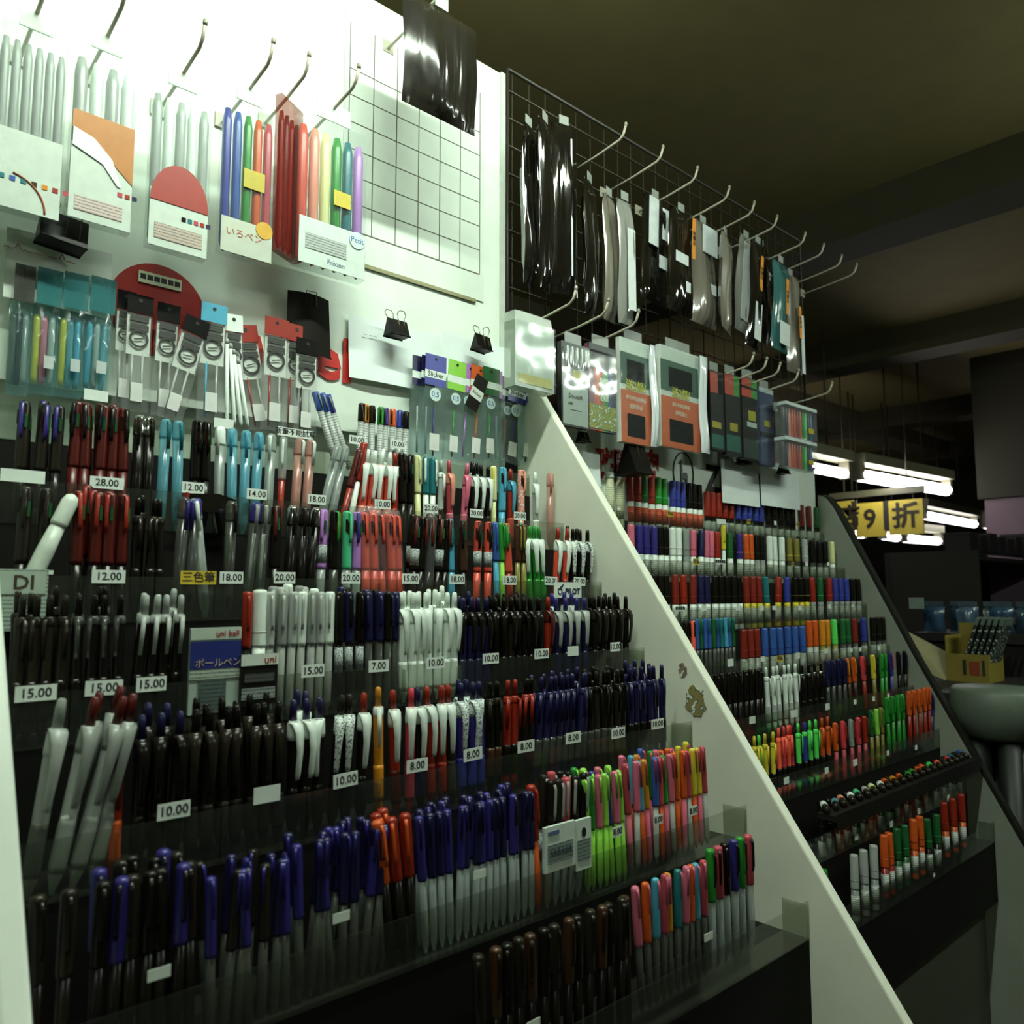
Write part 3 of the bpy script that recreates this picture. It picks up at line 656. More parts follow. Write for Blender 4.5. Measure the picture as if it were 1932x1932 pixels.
pocket_row('near', 5, NP[5], NZ[5], [(300, 1750, '', 'dark capped pens', dict(sc=.6)), (640, 1690, '', 'purple capped pens', dict(sc=.6)), (900, 1640, '', 'clear barrelled pens', dict(sc=.6)), (1160, 1567, '8.00', 'lime and pink pens', dict(sc=.85, w=.011)),
  (1237, 1545, '8.00', 'slim rose and blue pens', dict(sc=.85, w=.011)), (1303, 1528, '8.00', 'orange and yellow pens', dict(sc=.85, w=.011))], *NX, .038, -.004)
pocket_row('near', 6, NP[6], NZ[6], [(1000, 1800, '', 'dark capped pens', dict(sc=.6)), (1330, 1720, '', 'slim bright pens', dict(sc=.6))], *NX, .038, -.004)

# ================================================================= FAR RACK
P2 = dict
far_row(0, [
 [1140, 1180, 'glue', 'white', 'cream', 'white', 'tall pale glue tube with small print', dict(n=2, up=.012)],
 [1184, 1210, 'marker', 'red', 'white', 'dred', 'red marker with tall cap', dict(n=2, o='orange', up=.016)],
 [1211, 1222, 'marker', 'dgreen', 'white', 'green', 'green marker between red ones', dict(n=1, o='orange', up=.016)],
 [1223, 1234, 'marker', 'red', 'white', 'dred', 'red marker with tall cap', dict(n=1, o='orange', up=.014)],
 [1235, 1262, 'marker', 'green', 'white', 'mint', 'bright green marker with tall cap', dict(n=2, o='orange', up=.016)],
 [1263, 1293, 'marker', 'cobalt', 'white', 'navy', 'blue marker with tall cap', dict(n=3, o='orange', up=.014)],
 [1295, 1325, 'marker', 'black', 'white', 'dark', 'black marker with tall cap', dict(n=3, o='orange', up=.014)],
 [1328, 1384, 'marker', 'red', 'black', 'red', 'red marker with plain cap', dict(n=5, up=.0)],
 [1386, 1440, 'marker', 'cobalt', 'black', 'blue', 'blue marker with plain cap', dict(n=5, up=.0)],
 [1442, 1500, 'marker', 'black', 'dark', 'dark', 'black marker with plain cap', dict(n=5, up=-.002)],
 [1504, 1532, 'marker', 'brick', 'dark', 'red', 'dark red marker with plain cap', dict(n=2)],
 [1533, 1546, 'marker', 'dgreen', 'dark', 'green', 'dark green marker by end panel', dict(n=1)],
], 950)
far_row(1, [
 [1184, 1199, 'marker', 'pink', 'white', 'pink', 'pink marker by the near side panel', dict(n=1)],
 [1200, 1240, 'marker', 'purp', 'white', 'purp', 'violet blue marker', dict(n=3)],
 [1241, 1262, 'marker', 'black', 'white', 'dark', 'black capped marker with white barrel', dict(n=2)],
 [1263, 1286, 'marker', 'white', 'white', 'silver', 'white marker', dict(n=2)],
 [1287, 1299, 'marker', 'clear', 'clear', 'grey', 'clear grey marker', dict(n=1)],
 [1300, 1312, 'marker', 'pink', 'white', 'rose', 'pink marker with tilt', dict(n=1, tilt=3)],
 [1313, 1325, 'marker', 'navy', 'white', 'navy', 'navy marker leaning right', dict(n=1, tilt=4)],
 [1326, 1345, 'marker', 'pink', 'white', 'pink', 'pink marker in the middle pocket', dict(n=2, tilt=2)],
 [1346, 1359, 'marker', 'red', 'white', 'red', 'red marker left of the yellow one', dict(n=1)],
 [1360, 1368, 'cap', 'yellow', 'white', 'yellow', 'narrow yellow marker pen', dict(n=1)],
 [1369, 1386, 'marker', 'dgreen', 'white', 'green', 'green marker right of the yellow one', dict(n=1)],
 [1388, 1402, 'marker', 'purp', 'white', 'lav', 'purple marker left of orange ones', dict(n=1)],
 [1403, 1421, 'marker', 'orange', 'white', 'amber', 'orange marker', dict(n=2)],
 [1422, 1443, 'marker', 'black', 'grey', 'black', 'black marker with grey barrel', dict(n=2)],
 [1445, 1479, 'marker', 'white', 'white', 'white', 'plain white marker with white cap', dict(n=3)],
 [1481, 1510, 'marker', 'olive', 'smoke', 'yellow', 'olive gold marker', dict(n=2)],
 [1511, 1526, 'marker', 'silver', 'smoke', 'white', 'silver capped marker', dict(n=1)],
 [1527, 1562, 'marker', 'black', 'smoke', 'black', 'black marker by end panel', dict(n=3)],
 [1563, 1575, 'marker', 'cream', 'white', 'cream', 'cream marker by end panel', dict(n=1)],
], 1030)
far_row(2, [
 [1226, 1264, 'marker', 'black', 'white', 'dark', 'black marker by the near side panel', dict(n=3)],
 [1265, 1314, 'marker', ['brick', 'red', 'brick'], 'white', 'red', 'brick red marker', dict(n=3)],
 [1315, 1340, 'marker', 'navy', 'white', 'navy', 'navy blue marker', dict(n=2)],
 [1341, 1402, 'marker', 'black', 'white', 'dark', 'black marker right of the navy ones', dict(n=5)],
 [1403, 1439, 'marker', 'brick', 'yellow', 'red', 'brick red marker with yellowish barrel', dict(n=3)],
 [1440, 1456, 'marker', 'teal', 'yellow', 'mint', 'teal green marker leaning left', dict(n=1, tilt=-4)],
 [1458, 1474, 'marker', 'red', 'yellow', 'pinkred', 'red marker leaning right', dict(n=1, tilt=6)],
 [1476, 1493, 'marker', 'cobalt', 'yellow', 'blue', 'blue marker with yellowish barrel', dict(n=1)],
 [1494, 1527, 'marker', 'black', 'yellow', 'olive', 'black marker with yellowish barrel', dict(n=3)],
 [1528, 1538, 'marker', 'red', 'grey', 'red', 'red marker left of the green ones', dict(n=1)],
 [1539, 1557, 'marker', 'dgreen', 'grey', 'mint', 'green marker between red ones', dict(n=1)],
 [1558, 1569, 'marker', 'red', 'grey', 'pinkred', 'red marker right of the green ones', dict(n=1)],
 [1570, 1602, 'marker', 'cobalt', 'grey', 'blue', 'blue marker near the end panel', dict(n=3)],
 [1603, 1624, 'marker', 'black', 'grey', 'black', 'black marker against the end panel', dict(n=2)],
], 1120)
far_row(3, [
 [1276, 1296, 'thin', ['dark', 'black', 'amber'], 'black', 'dark', 'dark fineliner pen', dict(n=2)],
 [1297, 1310, 'thin', ['black', 'coral'], 'black', 'dark', 'fineliner pen with %s cap', dict(n=2)],
 [1311, 1388, 'thin', ['blue', 'dgreen', 'blue', 'blue', 'dgreen', 'blue', 'teal', 'lblue'], 'smoke', 'teal', 'slim fineliner pen with %s cap', dict(n=10, up=.004)],
 [1396, 1434, 'marker', 'brick', 'silver', 'red', 'brick red pen with silver barrel', dict(n=3, up=-.012)],
 [1435, 1520, 'marker', 'blue', 'silver', 'cobalt', 'blue pen with silver barrel', dict(n=6, up=-.012)],
 [1521, 1544, 'marker', 'orange', 'silver', 'orange', 'deep orange marker', dict(n=2)],
 [1545, 1566, 'marker', 'amber', 'olive', 'amber', 'amber marker', dict(n=2)],
 [1567, 1583, 'marker', 'neon', 'olive', 'neon', 'neon green marker', dict(n=1)],
 [1584, 1605, 'marker', 'dgreen', 'smoke', 'green', 'dark green marker', dict(n=2)],
 [1606, 1620, 'marker', 'brick', 'smoke', 'red', 'dark red marker', dict(n=1)],
 [1621, 1640, 'marker', 'cobalt', 'smoke', 'navy', 'blue marker beside black ones', dict(n=1)],
 [1641, 1673, 'marker', 'black', 'smoke', 'dark', 'black marker by end panel', dict(n=3)],
], 1200)
far_row(4, [
 [1336, 1442, 'cap', 'black', 'black', 'black', 'black capped pen', dict(n=10)],
 [1444, 1508, 'click', 'white', 'silver', 'white', 'white and silver click pen', dict(n=6, tilt=-2, up=.004)],
 [1510, 1556, 'click', 'black', 'black', 'dark', 'black click pen with chrome collar', dict(n=4, o='chrome')],
 [1558, 1600, 'cap', 'navy', 'smoke', 'navy', 'navy capped pen', dict(n=4)],
 [1602, 1622, 'cap', 'orange', 'brown', 'amber', 'orange capped pen leaning left', dict(n=2, tilt=-6)],
 [1624, 1642, 'cap', 'pinkred', 'red', 'red', 'crimson capped pen leaning left', dict(n=1, tilt=-4)],
 [1644, 1660, 'cap', 'yellow', 'olive', 'yellow', 'mustard yellow capped pen', dict(n=1, tilt=-3)],
 [1661, 1678, 'cap', 'green', 'green', 'green', 'green capped pen', dict(n=2)],
 [1679, 1690, 'cap', 'purp', 'purp', 'rose', 'purple capped pen', dict(n=1)],
 [1692, 1716, 'cap', 'black', 'black', 'navy', 'black capped pen by end panel', dict(n=2)],
], 1320)
far_row(5, [
 [1418, 1462, 'click', ['yellow', 'neon', 'yellow'], 'black', 'yellow', 'black pen with %s top', dict(n=4, up=-.006, jit=3)],
 [1463, 1500, 'click', ['coral', 'pinkred'], 'black', 'coral', 'black pen with %s top', dict(n=4, jit=3)],
 [1501, 1545, 'click', ['neon', 'cobalt', 'neon'], 'black', 'neon', 'black pen with %s top', dict(n=4)],
 [1546, 1568, 'click', 'orange', 'black', 'orange', 'black pen with orange clip', dict(n=2)],
 [1570, 1600, 'cap', ['orange', 'pinkred', 'amber'], 'rose', 'red', 'pen with %s cap', dict(n=2, up=-.02)],
 [1601, 1640, 'cap', ['grey', 'pinkred', 'red'], 'rose', 'red', 'pen with %s cap', dict(n=3, up=-.02)],
 [1641, 1672, 'cap', ['dgreen', 'lime', 'olive'], 'olive', 'green', 'pen with %s cap', dict(n=3, up=-.01)],
 [1673, 1712, 'cap', 'green', 'green', 'green', 'bright green capped pen', dict(n=4, up=.012)],
 [1713, 1762, 'cap', 'orange', 'red', 'orange', 'orange red capped pen', dict(n=5, up=.016)],
 [1764, 1790, 'cap', 'purp', 'navy', 'navy', 'violet capped pen', dict(n=2)],
], 1420)
far_row(6, [
 [1540, 1650, 'marker', 'black', 'black', 'dark', 'black capped marker', dict(n=7, up=-.02)],
 [1652, 1720, 'marker', ['black', 'dark'], 'black', 'dark', 'dark capped marker', dict(n=4, up=-.02)],
 [1722, 1840, 'marker', 'black', 'black', 'smoke', 'black marker with smoky ring', dict(n=7, up=-.02)],
], 1510)
far_row(7, [
 [1500, 1560, 'marker', 'green', 'lime', 'green', 'leaf green marker', dict(n=4)],
 [1600, 1655, 'marker', 'silver', 'clear', 'grey', 'greyish marker', dict(n=3)],
 [1660, 1684, 'marker', 'orange', 'red', 'orange', 'deep orange marker', dict(n=2, up=.01)],
 [1686, 1714, 'marker', 'dgreen', 'dgreen', 'green', 'dark green marker', dict(n=2, up=.01)],
 [1716, 1742, 'marker', 'orange', 'orange', 'red', 'orange marker with red ring', dict(n=2, up=.014)],
 [1744, 1775, 'marker', 'dgreen', 'dark', 'green', 'dark green marker with dark barrel', dict(n=2)],
 [1777, 1826, 'marker', 'red', 'orange', 'red', 'red orange marker', dict(n=3, up=.018)],
], 1590)
pocket_row('far', 0, FP[0], FZ[0], [(1165, 960, '', 'glue tubes', dict(sc=.4)), (1262, 970, '特價', 'tall capped markers', dict(yel=1, w=.013, sc=.9)), (1358, 984, '', 'red plain markers', dict(w=.022, sc=.9)), (1410, 984, '特價', 'blue plain markers', dict(yel=1, w=.011, sc=.9)), (1460, 987, '', 'black plain markers', dict(w=.008, sc=.8)), (1503, 990, '特價', 'dark red markers', dict(yel=1, w=.010, sc=.8))], *FX, .0185, -.004)
pocket_row('far', 1, FP[1], FZ[1], [(1208, 1052, '', 'violet markers', dict(w=.008, sc=.8)), (1225, 1052, '', 'black and white markers', dict(w=.008, sc=.8)), (1310, 1060, '特價', 'pink and navy markers', dict(yel=1, w=.011)), (1356, 1060, '■■■■■', 'red, yellow and green markers', dict(w=.023, sc=.8)), (1420, 1062, '', 'orange markers', dict(w=.008, sc=.3)), (1493, 1064, '特價', 'olive markers', dict(yel=1, w=.010, sc=.8)), (1519, 1064, '', 'silver markers', dict(w=.009, sc=.8)), (1560, 1064, '', 'markers by the end panel', dict(w=.009, sc=.7))], *FX, .036, -.004)
pocket_row('far', 2, FP[2], FZ[2], [(1280, 1148, '■■■■', 'brick red markers', dict(w=.018, sc=.8)), (1325, 1147, '', 'navy markers', dict(w=.011, sc=.8)), (1390, 1147, '', 'black markers', dict(w=.011, sc=.8)), (1435, 1147, '', 'brick red and teal markers', dict(w=.009, sc=.8)), (1458, 1147, '', 'leaning red markers', dict(w=.013, sc=.7)), (1506, 1147, '', 'yellowish markers', dict(w=.010, sc=.8)), (1562, 1144, '', 'red and green markers', dict(w=.010, sc=.8)), (1606, 1142, '', 'blue markers', dict(w=.010, sc=.5))], *FX, .036, .0)
pocket_row('far', 3, FP[3], FZ[3], [(1375, 1250, '', 'slim fineliners', dict(w=.010, sc=1.1)), (1436, 1243, '', 'brick red pens', dict(w=.011, sc=.8)), (1468, 1242, '特價', 'blue pens', dict(yel=1, w=.013)), (1502, 1237, '', 'blue pens at the right', dict(w=.010, sc=1)), (1556, 1228, '', 'orange and amber markers', dict(w=.011, sc=.8)), (1603, 1226, '', 'green markers', dict(w=.011, sc=.7)), (1620, 1225, '', 'dark red markers', dict(w=.010, sc=.7)), (1655, 1222, '', 'black markers', dict(w=.010, sc=.8))], *FX, .036, -.004)
pocket_row('far', 4, FP[4], FZ[4], [(1416, 1358, '', 'black pens', dict(w=.011, sc=1)), (1495, 1346, '', 'white click pens', dict(w=.014, sc=1.1)), (1558, 1333, '', 'dark click pens', dict(w=.010, sc=1)), (1610, 1324, '', 'navy pens', dict(w=.009, sc=.8)), (1645, 1318, '', 'orange and crimson pens', dict(w=.009, sc=.8)), (1673, 1312, '', 'yellow and green pens', dict(w=.008, sc=.8)), (1710, 1308, '', 'pens by the end panel', dict(w=.008, sc=.8))], *FX, .036, -.004)
pocket_row('far', 5, FP[5], FZ[5], [(1480, 1472, '', 'black bodied pens', dict(w=.011, sc=.9)), (1556, 1453, '', 'orange clip pens', dict(w=.009, sc=.9)), (1610, 1438, '', 'red and grey pens', dict(w=.010, sc=1)), (1672, 1420, '', 'green pens', dict(w=.008, sc=.8)), (1725, 1410, '', 'orange red pens', dict(w=.008, sc=.8)), (1775, 1398, '', 'violet pens', dict(w=.008, sc=.8))], *FX, .036, -.004)
pocket_row('far', 6, FP[6], FZ[6], [(1612, 1578, '', 'black markers', dict(w=.009, sc=.9)), (1678, 1555, '', 'dark markers', dict(w=.009, sc=.9)), (1730, 1532, '', 'smoky ring markers', dict(w=.009, sc=.9)), (1786, 1512, '', 'markers by the end panel', dict(w=.009, sc=.9))], *FX, .036, -.004)
pocket_row('far', 7, FP[7], FZ[7], [(1560, 1700, '', 'leaf green markers', dict(w=.009, sc=.5)), (1760, 1680, '', 'orange and green markers', dict(w=.009, sc=.5))], *FX, .036, -.004)

# ================================================================= REFILL PACKS on the near rack's top shelf
def refill_pack(u, vt, vb, wpx, head, label, tilt=0, Y=None, emblem='circle', stick='silver', sticker=True, group=None, dots=False, body='#ffffff', txt=None, card=None, dy=0):
    Y = (Y or NP[0]+.010)+dy*.6
    a = at(u, vb, Y=Y); b = at(u, vt, Y=Y); h = (b.z-a.z)/math.cos(tilt*D2R)
    w = abs(ux(u+wpx/2, vb, Y)-ux(u-wpx/2, vb, Y))
    t = thing('refill_pack', label, 'refill pack', (a.x, Y, a.z), (0, tilt*D2R, 0), group)
    hw = w/2; hh = h*(.16 if emblem != 'band' else .30)
    # clear sleeve: thin pillow with open seam
    put('sleeve', MB().prism([(-hw, 0), (hw, 0), (hw, h-hh), (hw*.96, h-hh+.004), (-hw*.96, h-hh+.004), (-hw, h-hh)], -.003, .003), M(body, .1, kind='film', a=.04), t)
    hd = MB()
    if emblem == 'band':
        hd.box(-hw, hw, -.0042, -.0034, h-hh*.52, h); hd.box(-hw, hw, -.0042, -.0034, h-hh, h-hh*.76)
        put('header_card', hd, M(C.get(head, head), .35, kind='solid', coat=.3), t)
        put('white_band', MB().box(-hw, hw, -.0040, -.0034, h-hh*.76, h-hh*.52), M(C['white'], .5), t)
        if txt is not None: text(txt, w*.28, inkm, t, (0, -.0042, h-hh*.64), name='lettering')
    else:
        put('header_card', MB().box(-hw, hw, -.0042, -.0032, h-hh, h), M('#0a0806' if head == 'black' else C.get(head, head), .45, spec=.15 if head == 'black' else .5), t)
        put('insert_card', MB().box(-hw*.9, hw*.9, -.0012, .0012, h*.48, h-hh-.0005), M(card or '#cfd8cc', .5), t)
        bl = MB().box(-hw*.72, hw*.72, -.0038, -.0032, h-hh*1.45, h-hh*1.12).box(-hw*.72, hw*.72, -.0038, -.0032, h-hh*1.95, h-hh*1.6)
        put('printed_block', bl, M('#3a3c36', .6, kind='lines'), t)
        put('round_emblem', MB().disc(0, h*.62, hw*.74, -.0044, -.0034, 24, r2=hw*.58), M('#2a2c28', .6), t)
        put('emblem_stroke', MB().prism([(-hw*.4, h*.615), (hw*.3, h*.632), (hw*.38, h*.625), (-hw*.3, h*.608)], -.0043, -.0034), M('#33352f', .6), t)
    put('hang_hole', MB().disc(0, h-.008, .0028, -.0047, -.0043, 14), M('#1a1812', .7), t)
    ns = 2 if emblem != 'band' else 1
    for i in range(ns):
        x = (-.4+.8*i)*hw if ns > 1 else 0
        put('refill', MB().tube([(x, 0, .006), (x, 0, h*.5)], .0017, 6), mat(stick if i == 0 else 'silver'), t)
    if dots:
        put('size_mark', MB().disc(0, h-hh-.016, hw*.52, -.0042, -.0032, 22), M('#cfe2dc', .5), t)
        text('0.5', w*.30, M('#3a6fb0', .5), t, (0, -.0044, h-hh-.016), name='size_lettering')
    if sticker: put('price_sticker', MB().box(-hw*.45, hw*.45, -.0042, -.0034, h*.08, h*.24), M('#d8dcd4', .6), t)
    return t
G = 'refill packs on the top shelf of the near rack'
for i, (u, vt, vb, w, tl) in enumerate(((30, 500, 745, 42, 0), (78, 508, 745, 52, 0), (128, 516, 750, 50, 0), (176, 524, 752, 52, 1))):
    Y = NP[0]+.022; a = at(u, vb, Y=Y); b = at(u, vt, Y=Y); h = b.z-a.z; w_ = abs(ux(u+w/2, vb, Y)-ux(u-w/2, vb, Y))
    t = thing('pen_set_sleeve', ('grey edge-on sleeve at the far left of the top shelf', 'clear teal sleeve with yellow green strip, left of its twins',
              'clear teal sleeve with yellow strip in the middle of the teal ones', 'clear teal sleeve with white sticker next to the black headed packs')[i], 'pen set', (a.x, Y, a.z), (0, tl*D2R, 0), 'teal sleeves on the near rack top shelf')
    hw = w_/2
    b_ = MB()
    n = 10; vs = []; fs = []
    for j in range(n+1):
        for q in range(5):
            x = -hw+2*hw*q/4; y = -.007*math.sin(math.pi*q/4)*math.sin(math.pi*min(j/n, .93)) + .0015*math.sin(j*2.1+q*1.7+i)
            vs.append((x, y-.002, h*j/n))
    nv = len(vs); vs += [(x, -y*.6+.004, z) for x, y, z in vs]
    for j in range(n):
        for q in range(4):
            k0 = j*5+q; fs.append((k0, k0+1, k0+6, k0+5)); fs.append((nv+k0, nv+k0+5, nv+k0+6, nv+k0+1))
    b_.add(vs, fs, True)
    put('sleeve', b_, M('#9ccccc', .08, kind='film', a=.10), t)
    put('header_card', MB().box(-hw*.94, hw*.94, -.0135, -.0125, h*.70, h*.99), M('#4a8f90' if i else '#5a5a54', .12, kind='film', a=.45), t)
    for q, cc in enumerate((('smoke', 'dark', 'grey'), ('yellow', 'pink', 'silver'), ('yellow', 'aqua', 'lblue'), ('lblue', 'silver', 'aqua'))[i]):
        x = (-.62+.55*q)*hw
        put('pen', MB().lathe([(.003, 0), (.0042, .01), (.0042, h*.5), (.0034, h*.55)], 8, x, .001), mat(cc), t, (0, 0, h*.08))
    if i: put('price_sticker', MB().box(-hw*.1, hw*.62, -.0112, -.0104, h*.2, h*.30), M('#b9c2c0', .6), t)
for s in ((228, 548, 768, 36, 'black', 'black headed refill pack, partly hidden at the left end of its row', 0, dict(dy=.016)),
          (254, 556, 776, 50, 'black', 'black headed refill pack standing upright beside the teal sleeves', 0, {}),
          (305, 572, 786, 44, 'black', 'black headed refill pack behind the leaning one', 1, dict(dy=.014)),
          (318, 590, 790, 50, 'black', 'black headed refill pack leaning right', 13, dict(dy=-.004)),
          (395, 573, 795, 50, 'lblue', 'light blue headed refill pack with round emblem', 0, dict(stick='lblue')),
          (446, 596, 800, 34, 'white', 'white headed refill pack right of the light blue one', -4, dict(dy=.014)),
          (492, 622, 810, 46, 'red', 'red and green headed refill pack leaning left', -12, dict(stick='red', dy=.020)),
          (515, 600, 812, 46, 'red', 'bright red headed refill pack standing upright', 0, dict(stick='red')),
          (550, 612, 815, 36, 'red', 'red headed refill pack mostly hidden by the black headed one', 1, dict(stick='red', dy=.018)),
          (574, 640, 822, 42, 'black', 'black headed refill pack right of the red ones', 0, dict(stick='black', dy=-.002))):
    refill_pack(*s[:4], s[4], s[5], s[6], group=G, **s[7])
for i, (u, vt, vb) in enumerate(((432, 650, 800), (446, 660, 802), (458, 672, 805), (470, 690, 806))):
    Y = NP[0]+.010; a = at(u-4, vb, Y=Y); b = at(u, vt, Y=Y)
    t = thing('refill_tube', 'thin white refill tube in the fan beside the blue headed pack, %s from left' % ordn(i), 'refill', (a.x, Y-.004*i*.3, a.z), (0, (-2-3*i)*D2R, 0), 'loose refill tubes on the top shelf')
    put('tube_body', MB().lathe([(.0012, 0), (.0028, .006), (.0028, b.z-a.z)], 8), mat('white'), t)
    put('end_plug', MB().lathe([(.0033, b.z-a.z+.0002), (.0033, b.z-a.z+.006), (.002, b.z-a.z+.008)], 8), mat('silver'), t)
for s in ((786, 672, 860, 24, 'navy', 'narrow navy headed pack at the left of the blue ones', 0, dict(dy=.020, txt='')),
          (802, 672, 862, 26, 'navy', 'narrow navy headed pack just behind the wide blue one', 1, dict(dy=.010, txt='')),
          (816, 670, 866, 40, 'cobalt', 'wide blue headed pack with 0.5 mark', 1, dict(dots=True, txt='Slicker', stick='purp')),
          (852, 680, 868, 34, 'lime', 'lime green headed pack with 0.5 mark', 3, dict(dots=True, dy=.004, txt='', stick='green')),
          (872, 686, 868, 30, 'lav', 'violet headed pack between lime and orange ones', 5, dict(dy=.016, txt='', stick='lav', dots=True)),
          (894, 690, 870, 34, 'orange', 'orange headed pack behind the black label', 4, dict(dy=.006, txt='', stick='orange')),
          (922, 694, 870, 32, 'dgreen', 'dark green headed pack with 0.5 mark', 1, dict(dots=True, txt='', stick='green')),
          (936, 700, 872, 18, 'lav', 'slim violet headed pack right of the green one', 0, dict(dy=.010, txt='')),
          (950, 712, 870, 26, 'navy', 'navy headed pack leaning right, leftmost near the side panel', 4, dict(dots=True, dy=.012, txt='', stick='orange')),
          (962, 710, 874, 34, 'cobalt', 'blue headed pack leaning right beside the black headed one', 7, dict(dots=True, dy=.004, txt='Slicker', stick='purp')),
          (986, 714, 868, 22, 'black', 'black headed pack leaning right between blue ones', 8, dict(dy=.014, txt='', stick='black')),
          (990, 716, 876, 34, 'cobalt', 'blue headed pack leaning right against the side panel', 11, dict(dots=True, dy=-.004, txt='Slicker', stick='purp'))):
    refill_pack(*s[:4], s[4], s[5], s[6], emblem='band', group=G, sticker=s[5].startswith(('wide', 'lime', 'orange', 'dark', 'blue')), body='#dcecec', **s[7])
# folded black label hanging over the packs
p = at(898, 745, Y=NP[0]+.004)
t = thing('hang_tag', 'black and white folded hang tag tilted right over the orange headed pack', 'tag', (p.x, NP[0]+.003, p.z), (0, 24*D2R, 0))
put('tag_card', MB().box(-.015, .015, 0, .0008, -.032, .040), M('#1a1510', .4), t)
put('white_band', MB().box(-.015, .015, -.0004, -.0001, -.008, .012), M('#d8e0d4', .5), t)
text('Slicker', .0085, inkm, t, (0, -.0006, .002))

# correction pens and their pack at the far left
Y = NP[2]-.012
p = at(30, 1130, Y=Y); t = thing('correction_set', 'large white printed blister card at the far left of the third shelf', 'correction pen pack', (p.x, Y, NZ[2]-.05))
put('card', MB().box(-.045, .028, 0, .002, -.01, .052), M('#9fb0a0', .5, kind='lines'), t)
put('title_panel', MB().box(-.045, .026, -.001, -.0004, .027, .050), M('#a8b8a8', .5), t)
text('DI', .02, M('#3a2c1c', .6), t, (.006, -.0012, .038), bold=.02)
t = thing('correction_pen', 'white correction pen leaning right above the printed card', 'correction pen', (at(30, 1080, Y=Y).x+.002, Y+.012, NZ[2]-.045), (0, 21*D2R, 0))
put('barrel', MB().lathe([(.006, 0), (.0085, .01), (.009, .07), (.0075, .10)], 14), M('#c9d4c4', .35), t)
put('cap', MB().lathe([(.0085, .1005), (.0088, .104), (.0084, .128), (.006, .135), (.002, .137)], 14), M('#dfeada', .35), t)
# printed refill wallets on the fourth shelf
def wallet(u0, u1, vt, vb, Y, label, parts, tilt=0, thick=.004, cat='refill pack', name='refill_wallet', base='#9fb0a4'):
    a = at(u0, vb, Y=Y); b = at(u1, vb, Y=Y); h = at((u0+u1)/2, vt, Y=Y).z-at((u0+u1)/2, vb, Y=Y).z; w = b.x-a.x
    t = thing(name, label, cat, (a.x, Y, a.z*.5+b.z*.5), (0, tilt*D2R, 0))
    put('wallet', MB().box(0, w, 0, thick, 0, h), M(base, .3, kind='film', a=.25) if base == 'film' else M(base, .35), t)
    for nm, x0, x1, z0, z1, m in parts:
        put(nm, MB().box(x0*w, x1*w, -.0012, -.0003, z0*h, z1*h), m, t)
    return t, w, h
t, w, h = wallet(354, 450, 1184, 1345, NP[3]-.006, 'white and blue printed refill wallet left of the black one', [
    ('blue_panel', 0, 1, .52, .84, M('#232c70', .4)), ('white_header', 0, 1, .86, .99, M('#b9c6b6', .5)), ('window', .18, .72, .05, .38, M('#566460', .3, kind='lines')),
    ('caption_band', 0, 1, .40, .50, M('#aab8a6', .5, kind='lines'))], base='#a4b4a8')
text('uni ball', .009, redm, t, (w*.72, -.0016, h*.925))
text('ボールペン', .010, M('#b9a890', .5), t, (w*.55, -.0016, h*.58))
t, w, h = wallet(452, 522, 1234, 1330, NP[3]-.010, 'black printed refill wallet with white header on the fourth shelf', [
    ('white_header', 0, 1, .78, 1.0, M('#d3ded0', .5)), ('window', .03, .93, .12, .34, M('#8a948c', .2, kind='lines')), ('small_print', .1, .9, .45, .62, M('#4a4e48', .5, kind='lines'))], base='#14120e')
text('uni', .012, redm, t, (w*.78, -.0016, h*.88))
# white packs low in front
t, w, h = wallet(1028, 1086, 1555, 1640, NP[5]-.006, 'white printed refill pack at the bottom, left one of two', [('small_print', .1, .9, .2, .6, M('#7f8f86', .5, kind='lines')), ('logo_mark', .1, .45, .82, .9, M('#5a6a88', .5))], base='#d4e2d6')
text('SARASA', .010, M('#3a4a58', .5), t, (w*.5, -.0016, h*.42))
t, w, h = wallet(1087, 1116, 1545, 1640, NP[5]-.004, 'white printed refill pack with black oval at the bottom, right one of two', [('small_print', .1, .9, .2, .6, M('#7f8f86', .5, kind='lines'))], base='#d4e2d6')
put('black_oval', MB().disc(w*.5, h*.74, .0035, -.0012, -.0004, 16, kz=1.6), M('#14120e', .5), t)
# small standing sign with logo
Y = NP[2]-.008; a = at(1046, 1128, Y=Y); b = at(1097, 1104, Y=Y)
t = thing('shelf_sign', 'small white shelf sign with black round logo and capital letters on third shelf', 'sign', (a.x, Y, a.z))
w = b.x-a.x; h = .026
put('sign_plate', MB().box(0, w, 0, .0015, 0, h), M('#dfeadf', .5), t)
text('PILOT', .0135, M('#1d2436', .5), t, (w*.66, -.0006, h*.40), bold=.03)
put('logo_ring', MB().disc(w*.2, h*.42, .0055, -.0008, -.0002, 18, r2=.0038), M('#1d2436', .5), t)
put('logo_flag', MB().prism([(w*.12, h*.55), (w*.34, h*.92), (w*.30, h*.70), (w*.2, h*.62)], -.0008, -.0002), M('#1d2436', .5), t)
# black moulded display clip with a red edge
Y = NP[2]-.006; p = at(392, 990, Y=Y)
t = thing('display_clip', 'black moulded clip with red edge hanging over the second shelf pockets', 'clip', (ux(392, 958, NP[1]-.018), NP[1]-.018, at(392, 958, Y=NP[1]-.018).z))
put('clip_body', MB().prism([(-.03, -.006), (-.026, .016), (.012, .018), (.034, .012), (.034, -.03), (.018, -.032), (.012, -.006)], -.008, .008), M('#100d0a', .15, coat=.6), t)
put('red_edge', MB().prism([(-.034, -.006), (-.030, .017), (-.0262, .0162), (-.0302, -.006)], -.008, .008), M('#8a2014', .4), t)

